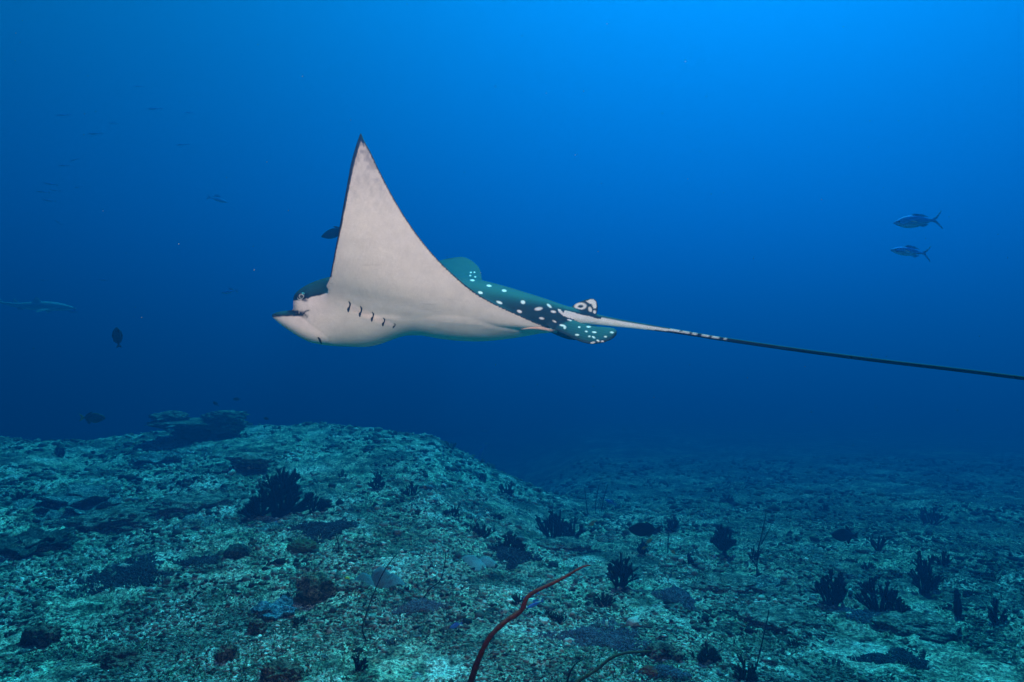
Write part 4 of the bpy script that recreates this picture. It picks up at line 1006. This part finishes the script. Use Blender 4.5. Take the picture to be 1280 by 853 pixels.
def fin_mesh(poly, t=.004):
    """thin solid fin from an outline in x, z"""
    n = len(poly); V = [(x, -t / 2, z) for x, z in poly] + [(x, t / 2, z) for x, z in poly]
    bm = bmesh.new(); vv = [bm.verts.new(v) for v in V]
    bm.faces.new(vv[:n]); bm.faces.new(vv[n:][::-1])
    for i in range(n): bm.faces.new((vv[i], vv[i + n], vv[(i + 1) % n + n], vv[(i + 1) % n]))
    bm.normal_update(); bmesh.ops.triangulate(bm, faces=[f for f in bm.faces if len(f.verts) > 4]); bmesh.ops.recalc_face_normals(bm, faces=bm.faces)
    me = bpy.data.meshes.new('fin'); bm.to_mesh(me); bm.free(); return me
def make_fish(name, px, py, Y, lpx, H, T, prof, fins, mats, label, cat='fish', group=None, face=-1, rot=0.0, yaw=0.0, eye=True, one=False):
    """face -1 looks to the image's left; rot tilts in the picture plane (radians, nose up positive); H, T and fins in units of length"""
    if py > 480: Y = min(Y, .93 * ground_at(px, py + lpx * .3).y)      # stay clear of the bottom
    L = lpx / F * Y; root = empty(name, pix(px, py, Y))
    V, F_ = fish_body(L, H * L, T * L, prof)
    objs = []
    b = link('body', mesh_mixed('body', V, F_), mats['body'], root); objs.append(b)
    for nm, poly, mk in fins:
        y = 0
        me = fin_mesh([(x * L, z * L) for x, z in poly], (.013 if nm == 'tail_tip' else .009) * L)
        if nm == 'pectoral_fin':
            me2 = me.copy()
            for q, mm in ((1, me), (-1, me2)):
                for v in mm.vertices: v.co.y += q * T * L * .5 + q * .25 * abs(v.co.x - poly[0][0] * L)
                link(nm, mm, mats[mk], root, False)
        else: link(nm, me, mats[mk], root, False)
    if eye:
        for q in (1, -1):
            V, F_ = ico(2); link('eye', mesh_mixed('eye', V * np.array([.022, .012, .022]) * L + np.array([.40 * L, q * T * L * .30, .035 * H * L * 2]), F_), mats['eye'], root)
    root.rotation_euler = (0, -rot if face > 0 else rot, math.pi * (0 if face > 0 else 1) + yaw)
    if face < 0: root.rotation_euler = (0, -rot, math.pi + yaw)
    return tag(root, label, cat, group)
M_EYE = simple_mat('fish_eye', (.004, .004, .005), (.01, .01, .012), 60, .2, .5, 0)
M_BLK = simple_mat('black_fin', (.006, .008, .014), (.014, .018, .028), 40, .7, .2, 0)
M_TRG = simple_mat('triggerfish_skin', (.004, .005, .012), (.010, .012, .024), 24, .75, .12, .2)
M_FUS = paint_mat('fusilier_skin', (.05, .22, .75), (.08, .28, .75), (.24, .42, .60), .7, .1)
M_FFIN = simple_mat('fusilier_fin', (.06, .20, .55), (.09, .26, .65), 40, .6, .2, 0)
M_WHT = simple_mat('white_fin', (.5, .55, .58), (.65, .7, .7), 40, .6, .2, 0)
M_BRN = simple_mat('brown_fish_skin', (.03, .035, .032), (.07, .07, .06), 24, .7, .15, .2)
M_YEL = simple_mat('yellow_fin', (.30, .24, .04), (.42, .34, .06), 40, .6, .2, 0)
M_YLW = simple_mat('yellow_fish_skin', (.30, .24, .05), (.40, .33, .08), 40, .6, .2, 0)
M_BLU = simple_mat('bright_blue_fish_skin', (.04, .16, .55), (.08, .26, .75), 24, .5, .3, 0)
FUS_PROF = (.05, .42, .72, .92, 1, .98, .88, .70, .48, .28, .17)
def fork(r=.36, s=.16, gap=.05):
    return [('tail_fin', [(-.33, .03), (-.40, .055), (-.535, .175), (-.465, .062), (-.40, .0), (-.465, -.062), (-.535, -.175), (-.40, -.055), (-.33, -.03)], 'fin')]
def fusilier(px, py, Y, lpx, label, rot, yaw=0, H=.24):
    tips = [('tail_tip', [(-.487, .130), (-.537, .178), (-.503, .112)], 'tip'), ('tail_tip', [(-.487, -.130), (-.537, -.178), (-.503, -.112)], 'tip')]
    fins = fork() + [(a, [(x, z) for x, z in b], c) for a, b, c in tips] + [('dorsal_fin', [(.16, .10), (.05, .150), (-.12, .128), (-.26, .07), (-.1, .08)], 'fin'), ('anal_fin', [(-.05, -.09), (-.14, -.118), (-.26, -.062), (-.15, -.06)], 'fin'), ('pectoral_fin', [(.20, .0), (.08, -.035), (.09, -.012), (.16, .012)], 'white')]
    for i, f in enumerate(fins):
        if f[0] == 'tail_tip': fins[i] = (f[0], f[1], 'tip')
    return make_fish('fusilier', px, py, Y, lpx, H, .15, FUS_PROF, fins, {'body': M_FUS, 'fin': M_FFIN, 'tip': M_BLK, 'white': M_WHT, 'eye': M_EYE}, label, 'fish', 'blue fusiliers', -1, rot, yaw)
fusilier(1146, 277, 3.9, 66, 'upper blue fusilier of the pair, bigger, with black tail tips', .09 * -1, .15, .24)
fusilier(1137, 315, 4.1, 57, 'lower blue fusilier of the pair, smaller and slimmer', .06, .2, .195)
# dark triggerfish
TRG = (.06, .42, .68, .86, .97, 1, .94, .74, .44, .20, .14)
def trigger(px, py, Y, lpx, label, rot=0, face=-1, yaw=0, fl=1.0, H=.46, body=None, tailc=None):
    fins = [('dorsal_fin', [(-.02, .19), (.0, .20 + .19 * fl), (-.06, .20 + .16 * fl), (-.24, .12), (-.31, .03), (-.2, .03)], 'fin'),
            ('anal_fin', [(-.06, -.18), (-.14, -.20 - .16 * fl), (-.18, -.18 - .12 * fl), (-.26, -.10), (-.31, -.03), (-.2, -.03)], 'fin'),
            ('tail_fin', [(-.33, .035), (-.42, .09), (-.52, .13), (-.455, .03), (-.455, -.03), (-.52, -.13), (-.42, -.09), (-.33, -.035)], 'tail'),
            ('pectoral_fin', [(.17, .02), (.08, .05), (.06, -.01), (.1, -.03)], 'fin')]
    return make_fish('triggerfish', px, py, Y, lpx, H, .17, TRG, fins, {'body': body or M_TRG, 'fin': M_BLK, 'tail': tailc or M_BLK, 'eye': M_EYE}, label, 'fish', 'dark triggerfish', face, rot, yaw)
trigger(1056, 669, 4.6, 36, 'black triggerfish with pointed fins swimming above the plain', .05, -1, .1, .8)
trigger(806, 662, 4.3, 43, 'dark blue-black oval fish hovering above a coral stump', .04, -1, .1, .12, .42)
trigger(116, 522.5, 6.5, 35, 'brown-grey oval fish with a yellowish tail above the mound edge', .0, 1, -.1, .1, .36, M_BRN, M_YEL)
trigger(147, 422, 5.2, 26, 'small dark fish swimming straight up in open water', 1.45, -1, .45, .06, .46)
trigger(419, 291, 4.0, 36, 'dark fish half hidden behind the ray\'s raised wing', -.32, -1, .1, .1, .34)
# tiny dark reef fish by the table rock
for px, py, lpx, lab, rot in ((270, 505, 9, 'tiny round dark fish over the table rock', .7), (296, 499, 9, 'tiny slim dark fish just above the table rock end', .05), (333, 523.5, 7, 'tiny dark fish over the crest past the table rock', .3)):
    trigger(px, py, 8.4, lpx, lab, rot, -1, .2, .2)
# small yellow and blue fish near the slope
def little(px, py, Y, lpx, mat, label, face=-1, rot=0.0, H=.42, name='damselfish', group='small bright reef fish'):
    fins = [('tail_fin', [(-.34, .04), (-.5, .14), (-.45, 0), (-.5, -.14), (-.34, -.04)], 'body'), ('dorsal_fin', [(.1, .17), (.0, .27), (-.2, .2), (-.26, .06)], 'body')]
    return make_fish(name, px, py, Y, lpx, H, .16, TRG, fins, {'body': mat, 'eye': M_EYE}, label, 'fish', group, face, rot, .2)
little(811, 677, 5.2, 11, M_YLW, 'tiny yellow fish right under the oval dark fish', 1, .6)
little(806, 685, 5.1, 9, M_YLW, 'second tiny yellow fish lower on the coral stump', -1, -.3)
little(841, 690, 5.2, 9, M_YLW, 'tiny yellow fish by the short hair-thin whip', 1, -.6)
little(741, 654, 6.0, 12, M_YLW, 'dull yellowish fish over the slope past the two-part coral', -1, -.5)
little(664, 744, 3.6, 22, M_BLU, 'slim bright blue fish above the red whip bend', -1, -.25, .16)
little(669, 755.5, 3.5, 24, M_BLU, 'slim bright blue fish below the red whip bend', -1, -.35, .18)
little(570, 782, 3.3, 17, M_BLU, 'small blue fish low over rubble short of the red whip', -1, -.3, .34)
little(763, 628, 7.5, 17, M_BLU, 'hazy blue fish near the hair-thin whips', -1, .5, .24)
little(91.5, 389.5, 9.0, 11, M_BLU, 'small blue fish right at the shark\'s nose', -1, .1, .4)
little(287, 365, 8.0, 20, M_FUS, 'lone faint fish below and ahead of the ray', -1, -.15, .22)
little(605, 539, 14, 12, M_BLU, 'faint blue fish off the mound shoulder', 1, .1, .26)
little(602, 565, 12, 26, M_FUS, 'faint slim fish nosing down beside the mound shoulder', -1, -1.2, .2)
little(272, 250, 9.0, 25, M_FUS, 'slim fish alone in mid water ahead of the wing', 1, -.25, .18)
# far school, a few pixels each
def school():
    V, F_ = fish_body(1, .17, .11, FUS_PROF, 10, 14); t = fin_mesh([(-.34, .02), (-.5, .11), (-.44, 0), (-.5, -.11), (-.34, -.02)], .01)
    o0 = len(V); V = np.concatenate([V, np.array([v.co[:] for v in t.vertices])]); F_ = F_ + [tuple(i + o0 for i in p.vertices) for p in t.polygons]
    me = mesh_mixed('fusilier', V, F_)
    for i, (px, py, lpx, rot) in enumerate(((173, 108, 12, 0), (194, 136, 19, -.1), (237, 141, 13, -.05), (80, 144, 18, -.1), (142, 154, 11, 0), (119, 167, 18, -.12), (228, 181, 15, -.08), (93, 200, 13, -.4), (80, 207, 15, 0), (63, 230, 18, .12), (54, 240, 16, .03), (69, 238, 13, .1), (98, 234, 10, -.15), (62, 251, 16, .05), (73, 278, 11, .6), (130, 350, 12, 0), (55, 350, 10, 0))):
        Y = 8.6 + (i * 7 % 5) * .4; L = lpx / F * Y
        o = link('fusilier', me if i == 0 else me, M_FUS if i == 0 else None); o.location = pix(px, py, Y); o.scale = (L, L, L); o.rotation_euler = (0, -rot, math.pi + .2)
        tag(o, 'far faint slim fish in the loose school high in the blue water', 'fish', 'far school of slim fish')
school()
# ---------------- reef shark in the distance
def shark():
    Y = 13.0; L = 104 / F * Y; root = empty('reef_shark', pix(42, 383, Y))
    prof = (.10, .45, .68, .84, .95, 1, .97, .88, .74, .56, .40, .28, .20)
    xs = np.linspace(0, 1, 40); hh = np.interp(xs, np.linspace(0, 1, len(prof)), prof); k = 16; th = np.linspace(0, 2 * np.pi, k, endpoint=False); V = []
    for x, h in zip(xs, hh):
        V.append(np.stack([np.full(k, L * (.48 - x * .86)), .04 * L * math.sin(x * 4.2) + np.cos(th) * .062 * L * h, .012 * L * math.sin(x * 5) + np.sin(th) * .058 * L * h + (.035 * L * max(0, x - .72) / .28)], 1))
    V = np.concatenate(V); F_ = [(i * k + j, i * k + (j + 1) % k, (i + 1) * k + (j + 1) % k, (i + 1) * k + j) for i in range(39) for j in range(k)] + [tuple(range(k))[::-1], tuple(39 * k + j for j in range(k))]
    m = paint_mat('shark_skin', (.42, .47, .48), (.30, .36, .38), (.55, .57, .56), .6, .2); link('body', mesh_mixed('body', V, F_), m, root)
    for nm, poly, yy in (('tail_fin', [(-.36, .05), (-.44, .11), (-.54, .155), (-.49, .08), (-.45, .045), (-.47, -.01), (-.40, .02)], 0), ('dorsal_fin', [(.10, .045), (.02, .12), (.01, .09), (-.02, .05)], 0), ('second_dorsal_fin', [(-.17, .035), (-.225, .075), (-.23, .04)], 0), ('anal_fin', [(-.20, .0), (-.255, -.03), (-.25, .01)], 0)):
        o = link(nm, fin_mesh([(x * L, z * L) for x, z in poly], .006 * L), M_BRN if nm == 'anal_fin' else m, root, False)
    for q in (1, -1):
        me = fin_mesh([(.22 * L, -.02 * L), (.10 * L, -.075 * L), (.09 * L, -.05 * L), (.13 * L, -.02 * L)], .006 * L)
        for v in me.vertices: v.co.y += q * (.05 * L + 1.1 * abs(v.co.z + .02 * L))
        link('pectoral_fin', me, m, root, False)
        me = fin_mesh([(-.10 * L, -.03 * L), (-.16 * L, -.06 * L), (-.15 * L, -.02 * L)], .006 * L)
        for v in me.vertices: v.co.y += q * .03 * L
        link('pelvic_fin', me, M_BRN, root, False)
        V, F_ = ico(2); link('eye', mesh_mixed('eye', V * .008 * L + np.array([.42 * L, q * .03 * L, .012 * L]), F_), M_EYE, root)
    root.rotation_euler = (0, .06, .1)
    tag(root, 'pale blue-grey reef shark cruising far off in open water', 'shark')
shark()
